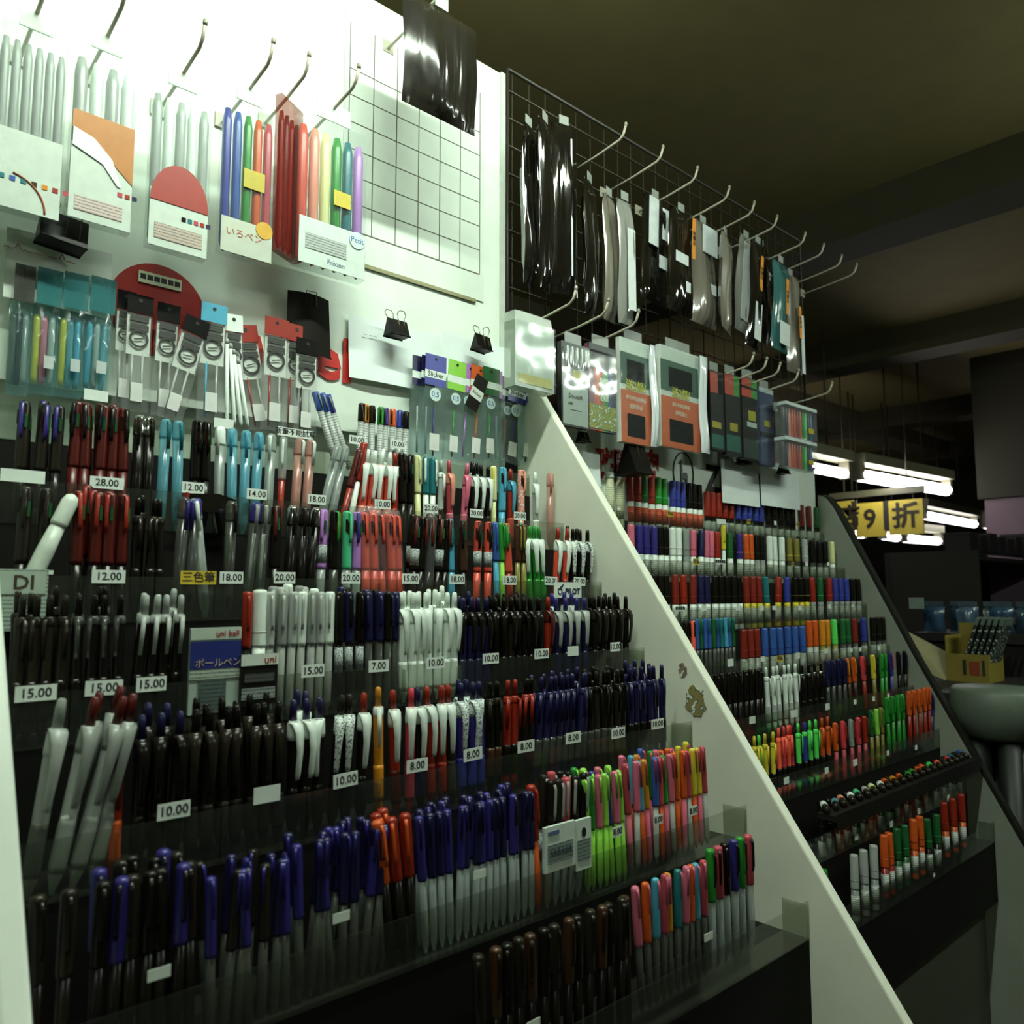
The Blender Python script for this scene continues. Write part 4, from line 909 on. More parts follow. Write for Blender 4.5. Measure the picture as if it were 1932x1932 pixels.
# ================================================================= clipped papers and binder clips on the white board
def binder_clip(u, v, Y, w, h, label, rot=0, spread=1, up=True):
    p = at(u, v, Y=Y); t = thing('binder_clip', label, 'binder clip', (p.x, Y, p.z), (0, rot*D2R, 0), 'black binder clips')
    b = MB(); d = h*.42
    vs = [(x, y, z) for x in (-w/2, w/2) for (y, z) in ((-d, 0), (-d*.9, h*.06), (-.0008, h), (.0008, h), (d*.9, h*.06), (d, 0))]
    vs = [(x, y-d*0, z-h/2) for x, y, z in vs]
    # triangular sleeve: spine at bottom, lips at top
    b.add(vs, [tuple(range(5, -1, -1)), tuple(range(6, 12))]+[(i, (i+1) % 6, (i+1) % 6+6, i+6) for i in range(6)])
    b.tube([(-w/2, -d, -h/2), (w/2, -d, -h/2)], .0016, 6); b.tube([(-w/2, d, -h/2), (w/2, d, -h/2)], .0016, 6)
    t.location.y = Y-d-.002
    put('clip_body', b, M('#0c0a07', .35, spec=.2), t)
    for q, (sx, yy) in enumerate(((.18*w, -.001), (-.32*w, .001))):
        hw_ = w*.2; z0 = -h/2*.5
        pts = [(sx-hw_*.7, -d*.7, z0), (sx-hw_*.75, -.002, h*.5), (sx-hw_*1.1, yy*3, h*.85), (sx-hw_*.6, yy*4, h*1.05), (sx+hw_*.6, yy*4, h*1.05), (sx+hw_*1.1, yy*3, h*.85), (sx+hw_*.75, -.002, h*.5), (sx+hw_*.7, -d*.7, z0)]
        if q: pts = pts[1:-1]; pts = [(x-.002, y, z-.001) for x, y, z in pts]
        put('wire_handle', MB().tube(pts, .0009, 6), M('#a89c80', .25, 1), t)
    return t
def paper(u0, v0, u1, v1, Y, label, curl=.004, col='#e8f3ee', skew=0, name='paper_sheet', lines=False):
    """corner pixels bottom-left .. top-right on plane Y"""
    a = at(u0, v1, Y=Y); b = at(u1, v1, Y=Y); w = b.x-a.x; zt_ = at(u0, v0, Y=Y).z; h = zt_-a.z
    t = thing(name, label, 'paper', (a.x, Y, a.z), (0, skew*D2R, 0))
    vs = []; fs = []; n = 8
    for j in range(n+1):
        for i in range(n+1):
            x = w*i/n; z = h*j/n; y = -curl*(1-j/n)**2*(.5+.5*math.sin(i/n*3.1)) - curl*.3*math.sin(i*.9)
            vs.append((x, y, z))
    nv = len(vs); vs += [(x, y+.0004, z) for x, y, z in vs]
    for j in range(n):
        for i in range(n):
            k0 = j*(n+1)+i; fs += [(k0, k0+1, k0+n+2, k0+n+1), (nv+k0, nv+k0+n+1, nv+k0+n+2, nv+k0+1)]
    put('sheet', MB().add(vs, fs, True), M(col, .7, kind='paper'), t)
    return t, w, h
t, w, h = paper(657, 592, 832, 712, 1.166, 'white memo card clipped to the board beside the red lettering', curl=.006, skew=-1)
text('~ ~~', .014, M('#a8b4b8', .6), t, (w*.2, -.006, h*.72))
paper(834, 624, 962, 735, 1.163, 'white card clipped to the board next to the side panel', curl=.006)
t, w, h = paper(5, 425, 208, 560, 1.150, 'white sheet with faint red writing at the far left of the board', curl=.004, col='#d3ddd2')
text('~^~~ ~^~', .02, M('#b08a8a', .7), t, (w*.3, -.006, h*.7)); text('十', .02, M('#b07a78', .7), t, (w*.72, -.006, h*.4))
binder_clip(740, 623, 1.150, .040, .030, 'black binder clip holding the memo card')
binder_clip(900, 650, 1.145, .036, .030, 'black binder clip holding the card near the side panel', rot=4)
p = at(110, 440, Y=1.14)
binder_clip(112, 445, 1.14, .055, .042, 'large black binder clip at the top of the far left sheet', rot=6)
# black card hung over the lettering
p = at(580, 612, Y=1.155)
t = thing('black_card', 'dark rectangular card hanging over the red lettering behind the refill packs', 'card', (at(540, 660, Y=1.155).x, 1.155, at(580, 668, Y=1.155).z))
w = ux(618, 620, 1.155)-ux(540, 620, 1.155)
cb = MB(); n = 10; hh = .098
vs = [(w*(i/n)+(.006*(1-j/4) if i == n else 0), -.010*math.sin(i/n*math.pi), hh*j/4) for j in range(5) for i in range(n+1)]
nv = len(vs); vs += [(x, y+.001, z) for x, y, z in vs]; fs = []
for j in range(4):
    for i in range(n):
        k0 = j*(n+1)+i; fs += [(k0, k0+1, k0+n+2, k0+n+1), (nv+k0, nv+k0+n+1, nv+k0+n+2, nv+k0+1)]
put('card', cb.add(vs, fs, True), M('#14110a', .6, spec=.15), t)
put('wire_loop', MB().tube([(w*.35, -.012, hh*.8), (w*.35, -.013, hh*1.02), (w*.6, -.013, hh*1.03), (w*.6, -.012, hh*.8)], .0009, 6), M('#7a6a48', .3, 1), t)

# ================================================================= hanging pen sets, upper left
def hook(x, z, y0, y1, label, group, name='display_hook'):
    t = thing(name, label, 'hook', (x, y0, z), group=group)
    L = y0-y1
    put('arm', MB().tube([(0, 0, -.004), (0, -L*.55, .004), (0, -L*.9, .012), (0, -L*.96, .020), (0, -L, .038)], .0026, 8), M('#b9b6a0', .35, .0), t)
    put('end_cap', MB().lathe([(.0034, -.002), (.0036, .0), (.0034, .004), (.002, .006)], 8), M('#8d8b78', .4), t, (0, -L, .038))
    put('back_plate', MB().box(-.012, .012, -.003, -.0006, -.012, .012), M('#9a9884', .4), t)
    return t
def set_pack(u0, u1, vb, hgt, label, card, pens, extra=None, Y=1.09, th=.014, ch=.42, cardcol='#c3d0c2'):
    a = at(u0, vb, Y=Y); b = at(u1, vb, Y=Y); w = b.x-a.x; t = thing('pen_set', label, 'pen set', ((a.x+b.x)/2, Y, (a.z+b.z)/2), (0, 0, 0), 'pen sets hanging at upper left')
    hw = w/2; h = hgt
    put('blister', MB().prism([(-hw, 0), (hw, 0), (hw, h), (-hw, h)], -.0005, th+.001), M('#e8f0ee', .08, kind='film', a=.05), t)
    put('front_card', MB().box(-hw*.98, hw*.98, -.0016, -.0008, .001, h*ch), M(cardcol, .5), t)
    n = len(pens)
    for i, cc in enumerate(pens):
        x = -hw+2*hw*(i+.5)/n
        put('pen', MB().lathe([(.002, 0), (hw*.8/n, .012), (hw*.86/n, h*.82), (hw*.5/n, h*.9)], 9), mat(cc), t, (x, th*.5, .004))
    put('hanger_tab', MB().box(-hw*.5, hw*.5, .004, .006, h+.001, h+.03), M('#d3dccf', .5), t)
    hook(t.location.x, t.location.z+h+.02, 1.199, 1.02, 'display hook carrying the %s' % label.split(',')[0], 'hooks on the white board')
    return t, hw, h
t, hw, h = set_pack(-20, 112, 402, .24, 'white pen set at the far left, with arched coloured line', 0, ['silver']*6)
put('arch_line', MB().tube([(-hw*.6+hw*1.15*math.cos(q*math.pi/22), -.002, hw*1.15*math.sin(q*math.pi/22)+.004) for q in range(0, 11)], .0012, 6), M('#9a4a24', .5), t)
for i, cc in enumerate(('teal', 'blue', 'teal', 'brown', 'amber', 'red', 'rose')): put('colour_swatch', MB().box(-.003, .003, -.0024, -.0017, -.003, .003), mat(cc), t, (-hw*.75+i*.0115, 0, h*.16))
t, hw, h = set_pack(124, 246, 425, .24, 'white pen set with orange upper corner, second from left', 0, ['silver', 'white', 'silver', 'white'])
put('orange_panel', MB().prism([(-hw*.1, h*.42), (hw*.98, h*.27), (hw*.98, h*.6), (-hw*.98, h*.6), (-hw*.98, h*.5)], -.0026, -.0017), M('#b0702a', .4), t)
put('white_swoosh', MB().prism([(-hw*.95, h*.50), (-hw*.3, h*.47), (hw*.3, h*.38), (hw*.62, h*.24), (hw*.5, h*.24), (0, h*.34), (-hw*.95, h*.40)], -.0032, -.0027), M('#f2faf2', .15, coat=.6), t)
for i, cc in enumerate(('rose', 'red', 'navy')): put('colour_swatch', MB().box(-.003, .003, -.0024, -.0017, -.003, .003), mat(cc), t, (hw*.6+i*.009, 0, h*.2))
put('small_print', MB().box(-hw*.8, hw*.7, -.0024, -.0017, h*.05, h*.13), M('#c8b8ac', .6, kind='lines'), t)
t, hw, h = set_pack(276, 390, 476, .24, 'pen set with large red arch over white card, third from left', 0, ['silver', 'white', 'silver', 'white', 'silver'], ch=.34)
put('red_arch', MB().prism([(-hw*.98, h*.27)]+[(hw*math.cos(q*math.pi/14)*-.98, h*.27+h*.24*math.sin(q*math.pi/14)) for q in range(1, 14)]+[(hw*.98, h*.27)], -.0026, -.0017), M('#962a1c', .4), t)
for i, cc in enumerate(('black', 'teal', 'rose', 'red', 'navy')): put('colour_swatch', MB().box(-.003, .003, -.0024, -.0017, -.003, .003), mat(cc), t, (hw*.15+i*.0085, 0, h*.2))
put('small_print', MB().box(-hw*.8, hw*.8, -.0024, -.0017, h*.05, h*.14), M('#b8a898', .6, kind='lines'), t)
t, hw, h = set_pack(413, 512, 486, .24, 'multicoloured pen set with yellow sticker, fourth from left', 0, ['cobalt', 'blue', 'green', 'orange', 'rose'], ch=.22, cardcol='#b9c0ae')
put('yellow_sticker', MB().box(-hw*.2, hw*.62, -.0024, -.0008, h*.44, h*.56), M('#b0a020', .5), t)
put('yellow_label', MB().disc(hw*.66, h*.2, .013, -.0026, -.0018, 20), M('#c99a20', .5), t)
text('いろペン', .014, M('#a8604a', .5), t, (-hw*.1, -.0020, h*.13))
t, hw, h = set_pack(560, 688, 512, .25, 'pastel pen set with round white logo and yellow sticker, rightmost', 0, ['salmon', 'peach', 'cream', 'green', 'teal', 'lav'], th=.022, ch=.30, cardcol='#c8d6cc')
put('yellow_sticker', MB().box(-hw*.0, hw*.5, -.0024, -.0008, h*.44, h*.54), M('#c0b030', .5), t)
put('round_logo', MB().disc(hw*.72, h*.25, .014, -.0032, -.0018, 24), M('#c8dcd8', .4), t)
text('Petit', .013, M('#4a6aa0', .5), t, (hw*.72, -.0034, h*.25)); text('Frixion', .011, M('#5a6a8a', .5), t, (hw*.1, -.0020, h*.05))
put('small_print', MB().box(-hw*.8, hw*.4, -.0024, -.0017, h*.10, h*.2), M('#a8b0a8', .6, kind='lines'), t)
# red pen set seen edge-on behind
Y = 1.13; a = at(552, 500, Y=Y)
t = thing('pen_set', 'dark red pen set hanging edge-on between the two rightmost sets', 'pen set', (a.x-.022, Y-.02, a.z), (0, 0, .5), 'pen sets hanging at upper left')
put('blister', MB().box(-.028, .028, -.006, .006, 0, .25), M('#a04038', .1, kind='film', a=.25), t)
for i in range(4): put('pen', MB().lathe([(.002, 0), (.005, .012), (.005, .2), (.003, .22)], 9), mat('dred' if i % 2 else 'red'), t, (-.02+i*.0134, 0, .006))
hook(a.x-.022, a.z+.262, 1.199, 1.05, 'display hook carrying the dark red pen set', 'hooks on the white board')

# ================================================================= wire grid, hooks, hanging goods above the far rack
grid = thing('wire_grid', 'dark wire grid panel behind the shiny hanging bags', 'wire panel', (0, 1.2, 0))
g = MB()
for i in range(26):
    x = 1.092+i*.05
    if x < 2.33: g.tube([(x, .004, EYE+.30), (x, .004, 2.62)], .0015, 5)
for j in range(16):
    z = EYE+.385+j*.0625
    if z < 2.62: g.tube([(1.07, 0, z), (2.335, 0, z)], .0017, 5)
put('wires', g, M('#38352a', .5), grid)
put('frame_rail', MB().tube([(1.075, 0, EYE+.3), (1.075, 0, 2.62)], .004, 6).tube([(2.335, 0, EYE+.3), (2.335, 0, 2.62), (1.075, 0, 2.62)], .004, 6), M('#2c2a20', .5), grid)
GH = 'hooks on the wire grid'
for i, u in enumerate((1087, 1148, 1205, 1422, 1447, 1472, 1507, 1570)):
    x = at(u, 545+(u-1087)*.366, Y=1.02).x
    hook(x, EYE+.545, 1.198, 1.02, 'pale display hook, %s from left in the lower row on the wire grid' % ordn(i), GH)
for i, u in enumerate((1180, 1250, 1315, 1375, 1422, 1465, 1518, 1553, 1587, 1615)):
    x = at(u, 340+(u-1422)*.66, Y=1.02).x
    hook(x, EYE+.945, 1.198, 1.02, 'pale display hook, %s from left in the upper row on the wire grid' % ordn(i), GH)

def pillow(w, h, d, seed=0, n=14, m_=7):
    vs = []; fs = []; rr = random.Random(seed)
    ph = [rr.uniform(0, 6) for _ in range(6)]
    for side in (-1, 1):
        for j in range(n+1):
            for i in range(m_+1):
                s = i/m_*2-1; t = j/n
                prof_ = (1-s*s)**.5*(1-abs(2*t-1)**5)**.6 if abs(s) < 1 else 0
                x = s*w/2*(1-.05*math.sin(math.pi*t)+.03*math.sin(5*t+ph[0])); z = t*h
                y = side*d/2*prof_*(1+.35*math.sin(4*s+ph[1]+3*t)) + .003*math.sin(7*t+ph[2])
                vs.append((x, y, z))
    N_ = (n+1)*(m_+1)
    for j in range(n):
        for i in range(m_):
            k0 = j*(m_+1)+i
            fs.append((k0, k0+1, k0+m_+2, k0+m_+1)); fs.append((N_+k0, N_+k0+m_+1, N_+k0+m_+2, N_+k0+1))
    return MB().add(vs, fs, True)
def bag(u0, u1, vt, vb, Y, label, body, rot=0, turn=0, d=.025, stick=None, white=None, seed=1, ext=0, core=None, group='shiny bags on the upper hooks'):
    a = at((u0+u1)/2, vb, Y=Y); b = at((u0+u1)/2, vt, Y=Y); w = (ux(u1, vb, Y)-ux(u0, vb, Y)); h = b.z-a.z+ext
    if turn: w /= math.cos(turn)
    t = thing('pencil_bag', label, 'packaged stationery', (a.x, Y, a.z), (0, rot*D2R, turn), group)
    put('shrink_bag', pillow(w, h, d, seed), body, t)
    put('hanger_tab', MB().box(-.012, .012, -.0008, .0008, h+.0005, h+.02), M('#9aa098', .3), t)
    if white:
        for (x0, x1, z0, z1) in white: put('label_card', MB().box(x0*w, x1*w, -d/2-.0035, -d/2-.0025, z0*h, z1*h), M('#dfe8e4', .25), t)  # white cards: labels, and on some bags bright reflections painted white
    if stick:
        put('orange_sticker', MB().box(stick[0]*w-.006, stick[0]*w+.006, -d/2-.0050, -d/2-.0040, stick[1]*h, stick[2]*h), M('#e8941e', .5), t)
        text('特\n價\n品', .012, inkm, t, (stick[0]*w, -d/2-.0054, (stick[1]+stick[2])/2*h), name='sticker_lettering')
    return t
shd = M('#15130e', .10, kind='wrinkle', spec=.8, coat=1); shc = M('#8a8c84', .10, kind='wrinkle', spec=.8, coat=1); shs = M('#7a7668', .18, kind='wrinkle', spec=.8, coat=.8)
BY = 1.10
for s in ((984, 1012, 325, 540, 'tall black shiny bag, leftmost on the upper hooks', shd, 0, .3, dict(ext=.1)),
          (1012, 1048, 320, 548, 'tall black shiny bag, second from left on the upper hooks', shd, 0, .4, dict(ext=.1)),
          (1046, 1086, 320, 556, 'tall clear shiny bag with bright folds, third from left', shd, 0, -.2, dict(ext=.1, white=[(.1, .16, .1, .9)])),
          (1098, 1132, 345, 598, 'black bag between clear and silver ones on the upper hooks', shd, 0, .4, {}),
          (1138, 1166, 372, 606, 'brownish silver flat bag on the upper hooks', shs, 0, .2, {}),
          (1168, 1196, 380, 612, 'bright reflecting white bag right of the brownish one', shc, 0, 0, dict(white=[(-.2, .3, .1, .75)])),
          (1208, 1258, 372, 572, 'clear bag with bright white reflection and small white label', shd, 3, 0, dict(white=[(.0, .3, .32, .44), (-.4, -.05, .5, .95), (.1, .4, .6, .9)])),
          (1260, 1306, 398, 592, 'bag with orange sticker beside the small white label', shd, 3, 0, dict(stick=(.30, .55, .95), white=[(-.4, .1, .45, .55), (-.1, .2, .2, .3)])),
          (1302, 1352, 422, 614, 'bag with round white top and dark red strip', shs, 2, 0, dict(white=[(-.2, .35, .68, .95), (0, .3, .3, .4)])),
          (1354, 1386, 440, 625, 'plain grey narrow bag on the upper hooks', shs, 4, .3, {}),
          (1384, 1412, 442, 628, 'white paper backed bag leaning right', shc, 8, 0, dict(white=[(-.4, .4, .1, .9)])),
          (1408, 1432, 452, 655, 'leaning clear bag with orange sticker', shd, 8, 0, dict(stick=(.0, .52, .85), white=[(-.3, .2, .05, .4)])),
          (1434, 1458, 470, 655, 'black edge-on bag near the end of the upper row', shd, 2, .5, {}),
          (1456, 1486, 494, 662, 'teal tinted bag with orange sticker', M('#3a6a68', .1, kind='wrinkle', coat=1), 5, 0, dict(stick=(.1, .4, .8), white=[(-.3, .3, .05, .3)])),
          (1484, 1512, 524, 704, 'last bag of the upper row with orange sticker at its edge', shs, 0, 0, dict(stick=(.2, .35, .68), white=[(.25, .45, .0, .6)]))):
    flip = 1-globals().get('flip', 0)
    bag(s[0], s[1], s[2], s[3], BY+(.021 if flip else -.021), s[4], s[5], s[6], s[7], seed=s[0], **s[8])

# lower row of packs
def pack(u0, u1, vt, vb, label, base, parts=(), texts=(), Y=1.10, rot=0, th=.012, body=None, tab=True):
    a = at(u0, (vb), Y=Y); b = at(u1, vb, Y=Y); w = b.x-a.x; um = (u0+u1)/2
    z0 = at(um, vb, Y=Y).z; h = at(um, vt, Y=Y).z-z0
    t = thing('hanging_pack', label, 'packaged stationery', ((a.x+b.x)/2, Y, z0), (0, rot*D2R, 0), 'packs on the lower hooks')
    put('package', MB().box(-w/2, w/2, 0, th, 0, h), base, t)
    if tab: put('hanger_tab', MB().box(-w*.3, w*.3, th*.4, th*.6, h+.0003, h+.024), M('#b9c2b9', .3, kind='film', a=.4), t)
    for nm, x0, x1, q0, q1, m in parts:
        put(nm, MB().box(x0*w, x1*w, -.0014, -.0004, q0*h, q1*h), m, t)
    for body_, size, col, x, z, *r in texts: text(body_, size, M(col, .5), t, (x*w, -.0018, z*h), name='lettering', bold=.01)
    put('outer_film', MB().box(-w/2-.001, w/2+.001, -.0034, -.0030, 0, h), M('#f0f6f4', .08, kind='film', a=.02), t)
    return t, w, h
blk = M('#14120e', .3)
# white clear box at the left
t, w, h = pack(972, 1046, 612, 735, 'white clear plastic case of pens hanging beside the side panel', M('#c9d6c6', .2, kind='film', a=.45), [('front_label', -.42, .42, .06, .2, M('#c8c070', .5)), ], Y=1.045, th=.03)
for i in range(4): put('pen', MB().lathe([(.004, 0), (.0055, .01), (.0055, h*.74), (.004, h*.8)], 9), M('#b9c8b4', .4), t, (-w*.32+i*w*.21, .015, .006))
put('hood', MB().prism([(-w/2, h*.86), (w/2, h*.86), (w*.42, h*1.14), (-w*.5, h*1.14)], .001, .031), M('#dce8d8', .25, kind='film', a=.5), t)
t, w, h = pack(1060, 1111, 650, 806, 'black pen set with silver clips and grey printed card', blk, [('printed_card', -.46, .46, .02, .48, M('#b4beb4', .5)), ('yellow_sticker', -.1, .25, .56, .68, M('#b8b020', .5))],
     [('Smooth', .014, '#20201c', 0, .36), ('AIR', .009, '#20201c', -.2, .27), ('~~~~~', .011, '#30302c', 0, .2)])
for i in range(5): put('pen_clip', MB().strip([(0, -.02, 1), (-.003, 0, 1), (-.002, .022, 1)], .0035, .0015), mat('white'), t, (-w*.36+i*w*.18, -.005, h*.82))
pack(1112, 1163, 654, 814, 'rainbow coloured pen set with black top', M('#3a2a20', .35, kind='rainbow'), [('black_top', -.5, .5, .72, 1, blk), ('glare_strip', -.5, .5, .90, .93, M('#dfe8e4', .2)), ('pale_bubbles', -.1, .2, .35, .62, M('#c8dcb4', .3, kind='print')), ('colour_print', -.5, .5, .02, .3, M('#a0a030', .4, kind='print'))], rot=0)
ORP = M('#d8652a', .4)
for i, (u0, u1, vt, vb, lb) in enumerate(((1172, 1228, 644, 838, 'orange and green printed correction pack, left one of two'), (1248, 1322, 662, 848, 'orange and green printed correction pack with glossy edge, right one of two'))):
    t, w, h = pack(u0, u1, vt, vb, lb, M('#dfe8dc', .4), [('green_panel', -.49, .46, .56, .86, M('#24563c', .4)), ('orange_panel', -.49, .49, .0, .50, ORP), ('white_window', -.3, .3, .06, .28, M('#e6eadc', .4, kind='print')), ('product_photo', -.3, .3, .6, .80, M('#d2dcd2', .4, kind='print'))],
        [('送2條!', .026, '#d8d020', .0, .55), ('即可參加送贈品', .010, '#f2e6d0', 0, .43), ('送完即止', .012, '#f2e6d0', 0, .35)])
    put('glossy_fold', pillow(w*.22, h*1.0, .012, i), M('#dfe8e8', .08, kind='wrinkle', coat=1), t, (w*.54, -.007, 0))
pack(1342, 1366, 702, 850, 'slim pack with red and green stripes on dark card, left one of three', blk, [('coloured_tips', -.48, .48, .72, .98, M('#3a2', .4, kind='rainbow') if 0 else M('#c04a30', .4)), ('green_tips', .1, .48, .72, .98, M('#3a8a44', .4)), ('yellow_sticker', -.4, .3, .28, .36, M('#b8a820', .5)), ('teal_label', -.45, .45, .03, .2, M('#2a6a60', .4))])
pack(1370, 1398, 708, 860, 'slim pack with red and green stripes and teal label, middle one of three', blk, [('coloured_tips', -.48, .1, .74, .99, M('#c8482c', .4)), ('green_tips', .1, .48, .74, .99, M('#4a9a3c', .4)), ('yellow_sticker', -.2, .3, .30, .40, M('#b8a820', .5)), ('teal_label', -.45, .45, .05, .25, M('#246a58', .4))])
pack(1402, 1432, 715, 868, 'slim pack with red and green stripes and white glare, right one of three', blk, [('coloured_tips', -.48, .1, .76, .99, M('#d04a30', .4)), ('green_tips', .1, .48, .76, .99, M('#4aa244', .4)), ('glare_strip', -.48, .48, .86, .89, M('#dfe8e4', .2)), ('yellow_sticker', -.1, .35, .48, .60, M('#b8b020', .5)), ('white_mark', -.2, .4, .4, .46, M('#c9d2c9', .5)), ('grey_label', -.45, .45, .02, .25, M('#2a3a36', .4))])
pack(1436, 1462, 735, 878, 'blue violet pack left of the marker cases', M('#3a4468', .4), [('white_top', -.5, .5, .94, 1, M('#c9d6d6', .3)), ('yellow_sticker', -.2, .2, .5, .58, M('#b8a820', .5)), ('dark_band', -.5, .5, .36, .42, blk)])
for i, (vt, vb, lb) in enumerate(((768, 828, 'clear case of coloured markers, upper one of two'), (832, 886, 'clear case of coloured markers, lower one of two'))):
    Y = 1.07; a = at(1474, vb, Y=Y); b = at(1532, vb, Y=Y); z0 = at(1503, vb, Y=Y).z; h = at(1503, vt, Y=Y).z-z0; w = b.x-a.x
    t = thing('marker_case', lb, 'marker set', ((a.x+b.x)/2, Y, z0), group='marker cases at the right end of the lower hooks')
    put('case', MB().box(-w/2, w/2, -.016, .016, 0, h), M('#d8e2e0', .1, kind='film', a=.10), t)
    put('case_rim', MB().box(-w/2, w/2, -.0175, .0175, h-.008, h+.001), M('#cfdcd8', .2), t)
    cs = ('smoke', 'navy', 'peach', 'orange', 'salmon', 'red', 'orange', 'green', 'neon', 'navy', 'blue')
    for q, cc in enumerate(cs): put('marker_body', MB().lathe([(.006, .0), (.0064, .002), (.0064, h-.014), (.0055, h-.011)], 9), mat(cc), t, (-w*.44+w*.88*q/(len(cs)-1), 0, .002))
    put('yellow_sticker', MB().box(w*.2, w*.36, -.0182, -.0177, h*.2, h*.36), M('#b8a820', .5), t)
# header papers and clips on the far sign
paper(1362, 866, 1432, 948, 1.150, 'white note paper clipped over the black letters, left one of two', curl=.004)
paper(1436, 880, 1508, 953, 1.146, 'white note paper clipped over the black letters, right one of two', curl=.004)
paper(1100, 852, 1132, 915, 1.150, 'white note paper beside the side panel left of the red lettering', curl=.004)
binder_clip(1175, 868, 1.148, .058, .075, 'big black binder clip over the red Chinese lettering')
binder_clip(1396, 868, 1.146, .040, .026, 'small black binder clip on the left note paper')
binder_clip(1470, 886, 1.142, .040, .026, 'small black binder clip on the right note paper')
binder_clip(1093, 826, 1.148, .030, .022, 'small black binder clip under the black pen set')
# black box standing behind the glue tubes
p = at(1128, 930, Y=1.12)
t = thing('black_card', 'plain black card behind the glue tubes at the near side panel', 'card', (1.115, 1.1615, FZ[0]+.0))
put('card', MB().box(0, .16, 0, .002, 0, .066), M('#12100b', .6, spec=.2), t); put('folded_edge', MB().box(0, .16, -.0016, -.0004, .060, .066), M('#1a1710', .6), t)

# marks on the side panel: adhesive remains
Yp = 1.0695
def blotch(u, v, r, label, col, seed, kz=1.2):
    p = at(u, v, X=1.0695); rr = random.Random(seed)
    pts = []
    for i in range(18):
        a = 2*math.pi*i/18; q = r*(.75+.4*rr.random()); pts.append((q*math.cos(a), q*math.sin(a)*kz))
    n = len(pts); vs = [(0, y, z) for y, z in pts]+[(-.0008, y, z) for y, z in pts]
    b = MB().add(vs, [tuple(range(n)), tuple(range(2*n-1, n-1, -1))]+[(i, i+n, (i+1) % n+n, (i+1) % n) for i in range(n)])
    o = put('tape_residue', b, M(col, .8, kind='print'), near, (p.x, p.y, p.z), label=label)
blotch(1312, 1322, .019, 'brown square glue stain', '#8f8350', 3, 1.3)
blotch(1288, 1265, .008, 'small reddish glue stain', '#8a7464', 5, 1.4)

# neon tips lying in the two lowest trays of the far rack
trays = ((6, 1540, 1832, ['white', 'aqua', 'silver', 'mint', 'amber', 'orange', 'green', 'orange', 'red', 'teal', 'pinkred', 'blue']),)
Y = FP[6]-.010
n = 22
cols = ['white', 'aqua', 'peach', 'white', 'mint', 'silver', 'cream', 'white', 'orange', 'amber', 'orange', 'green', 'green', 'orange', 'orange', 'neon', 'coral', 'dark', 'pinkred', 'teal', 'dark', 'blue']
zz = FZ[6]+.047
tt = thing('display_ledge', 'long black ledge carrying a row of bright caps at the bottom of the far rack', 'tray', (0, 0, 0))
xa, xb = ux(1545, 1530, Y), ux(1836, 1530, Y); xb = min(xb, 2.30)
put('ledge', MB().box(xa, xb, FP[6]-.045, FP[6]-.006, zz-.014, zz-.004).box(xa, xb, FP[6]-.047, FP[6]-.045, zz-.03, zz), M('#12100c', .5), tt)
for i in range(n):
    x = xa+(xb-xa)*(i+.5)/n
    r = thing('marker', '%s marker lying on the black ledge, %s from left of %d' % (CN.get(cols[i], cols[i]), ordn(i), n), 'marker', (x-.018, FP[6]-.028, zz+.004), (0, 0, 0), 'markers lying on the ledge of the far rack')
    r.rotation_euler = (R.uniform(.5, 1.1), math.pi/2, 0) if 0 else (0, math.pi/2, R.uniform(.5, .75))
    put('barrel', MB().lathe([(.006, 0), (.0066, .002), (.0066, .03)], 9), mat('dark'), r); put('cap', MB().lathe([(.007, .0305), (.007, .05), (.005, .053)], 9), mat(cols[i]), r)

# ================================================================= background at the right
def bx(name, mn, mx, m, parent=None, label=None):
    return put(name, MB().box(mn[0], mx[0], mn[1], mx[1], mn[2], mx[2]), m, parent, label=label)
# hanging yellow sign, three panels
ys = thing('hanging_sign', 'yellow three-panel sign with large black characters hanging under the tubes', 'sign', (0, 0, 0))
SX = 5.0
def onX(u, v): return at(u, v, X=SX)
for (u0, u1, vt, vb, ch) in ((1565, 1610, 944, 1010, '全店'), (1616, 1668, 946, 1014, '9'), (1678, 1740, 940, 1010, '折')):
    a = onX(u0, vb); b = onX(u1, vt); yc = (a.y+b.y)/2
    vs = MB().box(SX, SX+.012, b.y, a.y, a.z, b.z)
    o = put('sign_panel', vs, M('#c9b440', .6), ys)
    text(ch, (.62 if len(ch) == 1 else .55)*(b.z-a.z)*1.25, M('#2a2410', .6), ys, (SX-.004, yc-(0 if len(ch) == 1 else -.02), (a.z+b.z)/2), rot=(math.pi/2, 0, -math.pi/2), name='sign_lettering', bold=.02)
a = onX(1562, 940); b = onX(1742, 938)
bx('hanging_bar', (SX+.013, b.y, a.z-.01), (SX+.03, a.y, a.z+.03), M('#5a5a40', .5), ys)
for u in (1612, 1672):
    p = onX(u, 1000); q = onX(u+2, 945); bx('divider', (SX-.002, p.y-.02, p.z), (SX+.010, p.y+.012, q.z), M('#2f2c22', .6), ys)
put('hanging_cord', MB().tube([(SX+.02, b.y+.1, a.z+.03), (SX+.02, b.y+.1, 3.0)], .004).tube([(SX+.02, a.y-.1, a.z+.03), (SX+.02, a.y-.1, 3.0)], .004), M('#3a3828', .6), ys)
# patterned column on the right
p0 = at(1868, 1120, X=5.6); p1 = at(1990, 1000, X=5.6)
ctop = at(1880, 940, X=5.6).z; colm = MB().box(5.6, 6.2, p1.y-.5, p0.y, .0, ctop)
cl = thing('column', 'pinkish patterned column at the right edge of the shop', 'column', (0, 0, 0))
put('shaft', colm, M('#7a6470', .6, kind='board'), cl); bx('capital', (5.57, p1.y-.53, ctop+.0005), (6.23, p0.y+.03, 2.999), M('#2a2812', .7), cl)
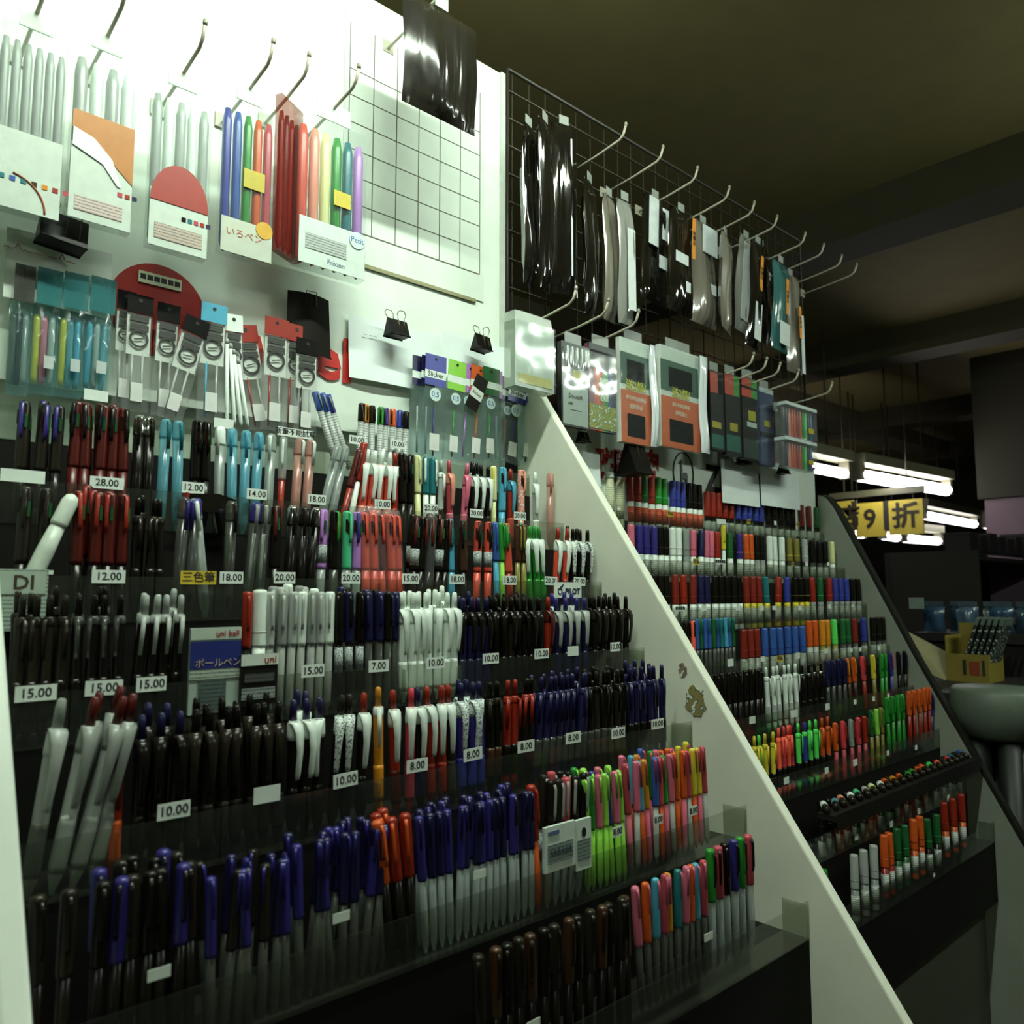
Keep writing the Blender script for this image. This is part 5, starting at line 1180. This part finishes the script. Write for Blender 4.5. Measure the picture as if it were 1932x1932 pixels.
# dark gondola shelves beyond the far rack
def gondola(x0, x1, y0, y1, top, label, nshelf=5):
    t = thing('shelf_unit', label, 'shelf unit', (x0, y0, 0))
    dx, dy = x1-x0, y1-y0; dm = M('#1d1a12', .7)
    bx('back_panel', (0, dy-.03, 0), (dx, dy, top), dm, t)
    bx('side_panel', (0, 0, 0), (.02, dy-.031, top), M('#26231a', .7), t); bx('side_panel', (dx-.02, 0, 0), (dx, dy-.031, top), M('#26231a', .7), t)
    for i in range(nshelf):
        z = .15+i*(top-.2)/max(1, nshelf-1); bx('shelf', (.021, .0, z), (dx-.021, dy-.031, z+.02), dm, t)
    return t
A = at(1640, 1040, X=3.6)
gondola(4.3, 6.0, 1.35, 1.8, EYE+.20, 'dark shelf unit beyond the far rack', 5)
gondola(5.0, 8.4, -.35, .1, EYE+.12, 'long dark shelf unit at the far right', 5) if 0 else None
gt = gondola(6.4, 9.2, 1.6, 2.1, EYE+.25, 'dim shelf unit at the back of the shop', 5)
# goods on the dark unit
rr = random.Random(4)
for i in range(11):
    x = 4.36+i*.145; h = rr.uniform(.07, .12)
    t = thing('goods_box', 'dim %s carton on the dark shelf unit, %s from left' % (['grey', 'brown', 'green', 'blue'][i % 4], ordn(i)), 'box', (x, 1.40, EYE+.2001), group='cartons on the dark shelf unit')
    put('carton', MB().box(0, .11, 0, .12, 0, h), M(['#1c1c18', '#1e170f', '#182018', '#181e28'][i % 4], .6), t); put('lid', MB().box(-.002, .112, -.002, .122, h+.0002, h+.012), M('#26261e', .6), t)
# table with box of goods and grey tub in front of end panel
TX0, TX1 = 2.62, 3.35
pb = at(1784, 1284, X=2.95)
tz = pb.z
tb = thing('display_table', 'dark low table holding the yellow cardboard box', 'table', (2.6, 0, 0))
ty0, ty1 = pb.y-.75, pb.y+.18
bx('table_top', (0, ty0, tz-.03), (.65, ty1, tz), M('#22201a', .6), tb)
for x in (.03, .58):
    for y in (ty0+.03, ty1-.07): bx('leg', (x, y, 0), (x+.04, y+.04, tz-.0305), M('#1c1a14', .6), tb)
pl = at(1786, 1282, X=2.95); pr_ = at(1868, 1282, X=2.95); ht = at(1820, 1232, X=2.95).z-pl.z
cb_ = thing('cardboard_box', 'open yellow-brown cardboard box with red print, holding slim packs', 'box', (2.95, 0, tz+.0005))
ym = M('#8a7a30', .6)
y0, y1 = pr_.y, pl.y
D = .14
b = MB(); b.box(0, .004, y0, y1, 0, ht); b.box(.004, D, y0, y0+.004, 0, ht); b.box(.004, D, y1-.004, y1, 0, ht+.06); b.box(D, D+.004, y0, y1, 0, ht+.1); b.box(.004, D, y0+.004, y1-.004, 0, .003)
put('carton', b, ym, cb_)
put('red_print', MB().box(-.0012, -.0003, y0+(y1-y0)*.22, y0+(y1-y0)*.45, ht*.25, ht*.75), M('#8a3a1c', .6), cb_)
put('dark_print', MB().box(-.0012, -.0003, y0+(y1-y0)*.52, y0+(y1-y0)*.60, ht*.25, ht*.8).box(-.0012, -.0003, y0+(y1-y0)*.1, y0+(y1-y0)*.16, ht*.25, ht*.8), M('#2a2614', .6), cb_)
fl = MB()   # folded-out side flap, lit look painted as a paler carton colour
fl.add([(0, y1+.001, 0), (D*.2, y1+.001, ht*1.0), (-.02, y1+.14, ht*1.9), (-.04, y1+.14, ht*.6), (0, y1+.005, 0), (D*.2, y1+.005, ht*1.0), (-.02, y1+.144, ht*1.9), (-.04, y1+.144, ht*.6)],
       [(0, 1, 2, 3), (7, 6, 5, 4), (0, 4, 5, 1), (1, 5, 6, 2), (2, 6, 7, 3), (3, 7, 4, 0)])
put('flap', fl, M('#9a9468', .6), cb_)
for i in range(5):
    y = y0+.02+i*(y1-y0-.04)/5
    t = thing('slim_pack', 'slim glossy pack leaning in the cardboard box, %s from right' % ordn(i), 'packaged stationery', (2.965, y, tz+.006), (.32, 0, 0), 'slim packs in the cardboard box')
    put('wrapper', MB().box(0, .10, 0, .010, 0, ht+.10), M('#2f3a34', .3, kind='print'), t); put('header', MB().box(0, .10, -.0008, .0108, ht+.1005, ht+.125), M('#6a7a70', .4), t)
# grey tub
g0 = at(1790, 1290, X=2.45); g1 = at(1860, 1392, X=2.45)
tub = thing('plastic_stool', 'grey rounded plastic stool in front of the dark table', 'stool', (2.45, at(1880, 1330, X=2.45).y, 0))
yr = abs(at(1795, 1330, X=2.45).y-at(1880, 1330, X=2.45).y); zt_ = g0.z; zb_ = g1.z
m_ = MB(); m_.lathe([(yr*.5, zb_), (yr*.8, zb_+.015), (yr*.97, zb_+.06), (yr, zt_-.05), (yr*.97, zt_-.01), (yr*.9, zt_), (.01, zt_+.002)], 28)
put('seat', m_, M('#5d6a5c', .5), tub)
for q in range(4):
    a = math.pi/4+q*math.pi/2
    put('leg', MB().lathe([(.022, 0), (.028, zb_-.0005)], 10, yr*.45*math.cos(a), yr*.45*math.sin(a)), M('#1d211c', .5), tub)
hp = at(1750, 1190, X=3.4)
tr = thing('packet_rack', 'dark rack carrying the bluish packets beyond the end panel', 'shelf unit', (3.3, 0, 0))
yA = at(1740, 1160, X=3.4).y; yB = at(1990, 1160, X=3.4).y; zz = at(1850, 1180, X=3.4).z
bx('top_tray', (0, yB, zz-.06), (.5, yA, zz-.03), M('#17150f', .7), tr)
bx('front_board', (.02, yB, .0), (.04, yA, zz-.0605), M('#15130d', .7), tr)
bx('side_board', (.0405, yA-.02, .0), (.5, yA, zz-.0605), M('#1d1a12', .7), tr)
# bluish packets heaped at right
for i in range(7):
    u = 1762+i*32; v = 1140+rr.uniform(-6, 6)+(i*3 if i > 3 else 0)
    p = at(u, v+18, X=3.4)
    t = thing('plastic_packet', 'bluish plastic packet in the dim heap beyond the end panel, %s from left' % ordn(i), 'packaged stationery', (3.4+.10*(i % 2), p.y, zz-.029), (0, 0, -1.2+rr.uniform(-.3, .3)), 'bluish packets beyond the end panel')
    put('wrapper', pillow(.078, .10, .03, i+40, 8, 5), M(['#34506c', '#2a4454', '#40586c', '#30403e'][i % 4], .3, kind='wrinkle', coat=.5), t)
    put('header', MB().box(-.035, .035, -.001, .001, .1005, .12), M('#34424c', .4), t)
p = at(1729, 1138, X=3.29); put('price_card', MB().box(-.016, -.004, p.y-.026, p.y+.026, p.z-.022, p.z+.022), M('#8a9a90', .6), tr, label='small pale price card')
bx('card_arm', (-.003, p.y-.012, p.z-.02), (.02, p.y+.012, p.z+.02), M('#2a281e', .6), tr)
# a dark bag hanging above the printed sheet
t = thing('pencil_bag', 'dark flat bag hanging on the white board above the printed sheet', 'packaged stationery', (.77, 1.03, EYE+.80), group=None)
put('shrink_bag', pillow(.16, .2, .03, 77), M('#1c1a14', .2, kind='wrinkle', coat=.5), t); put('hanger_tab', MB().box(-.014, .014, -.0008, .0008, .2005, .232), M('#9aa098', .3), t)
hook(.77, EYE+1.02, 1.199, .98, 'display hook carrying the dark flat bag above the printed sheet', 'hooks on the white board')
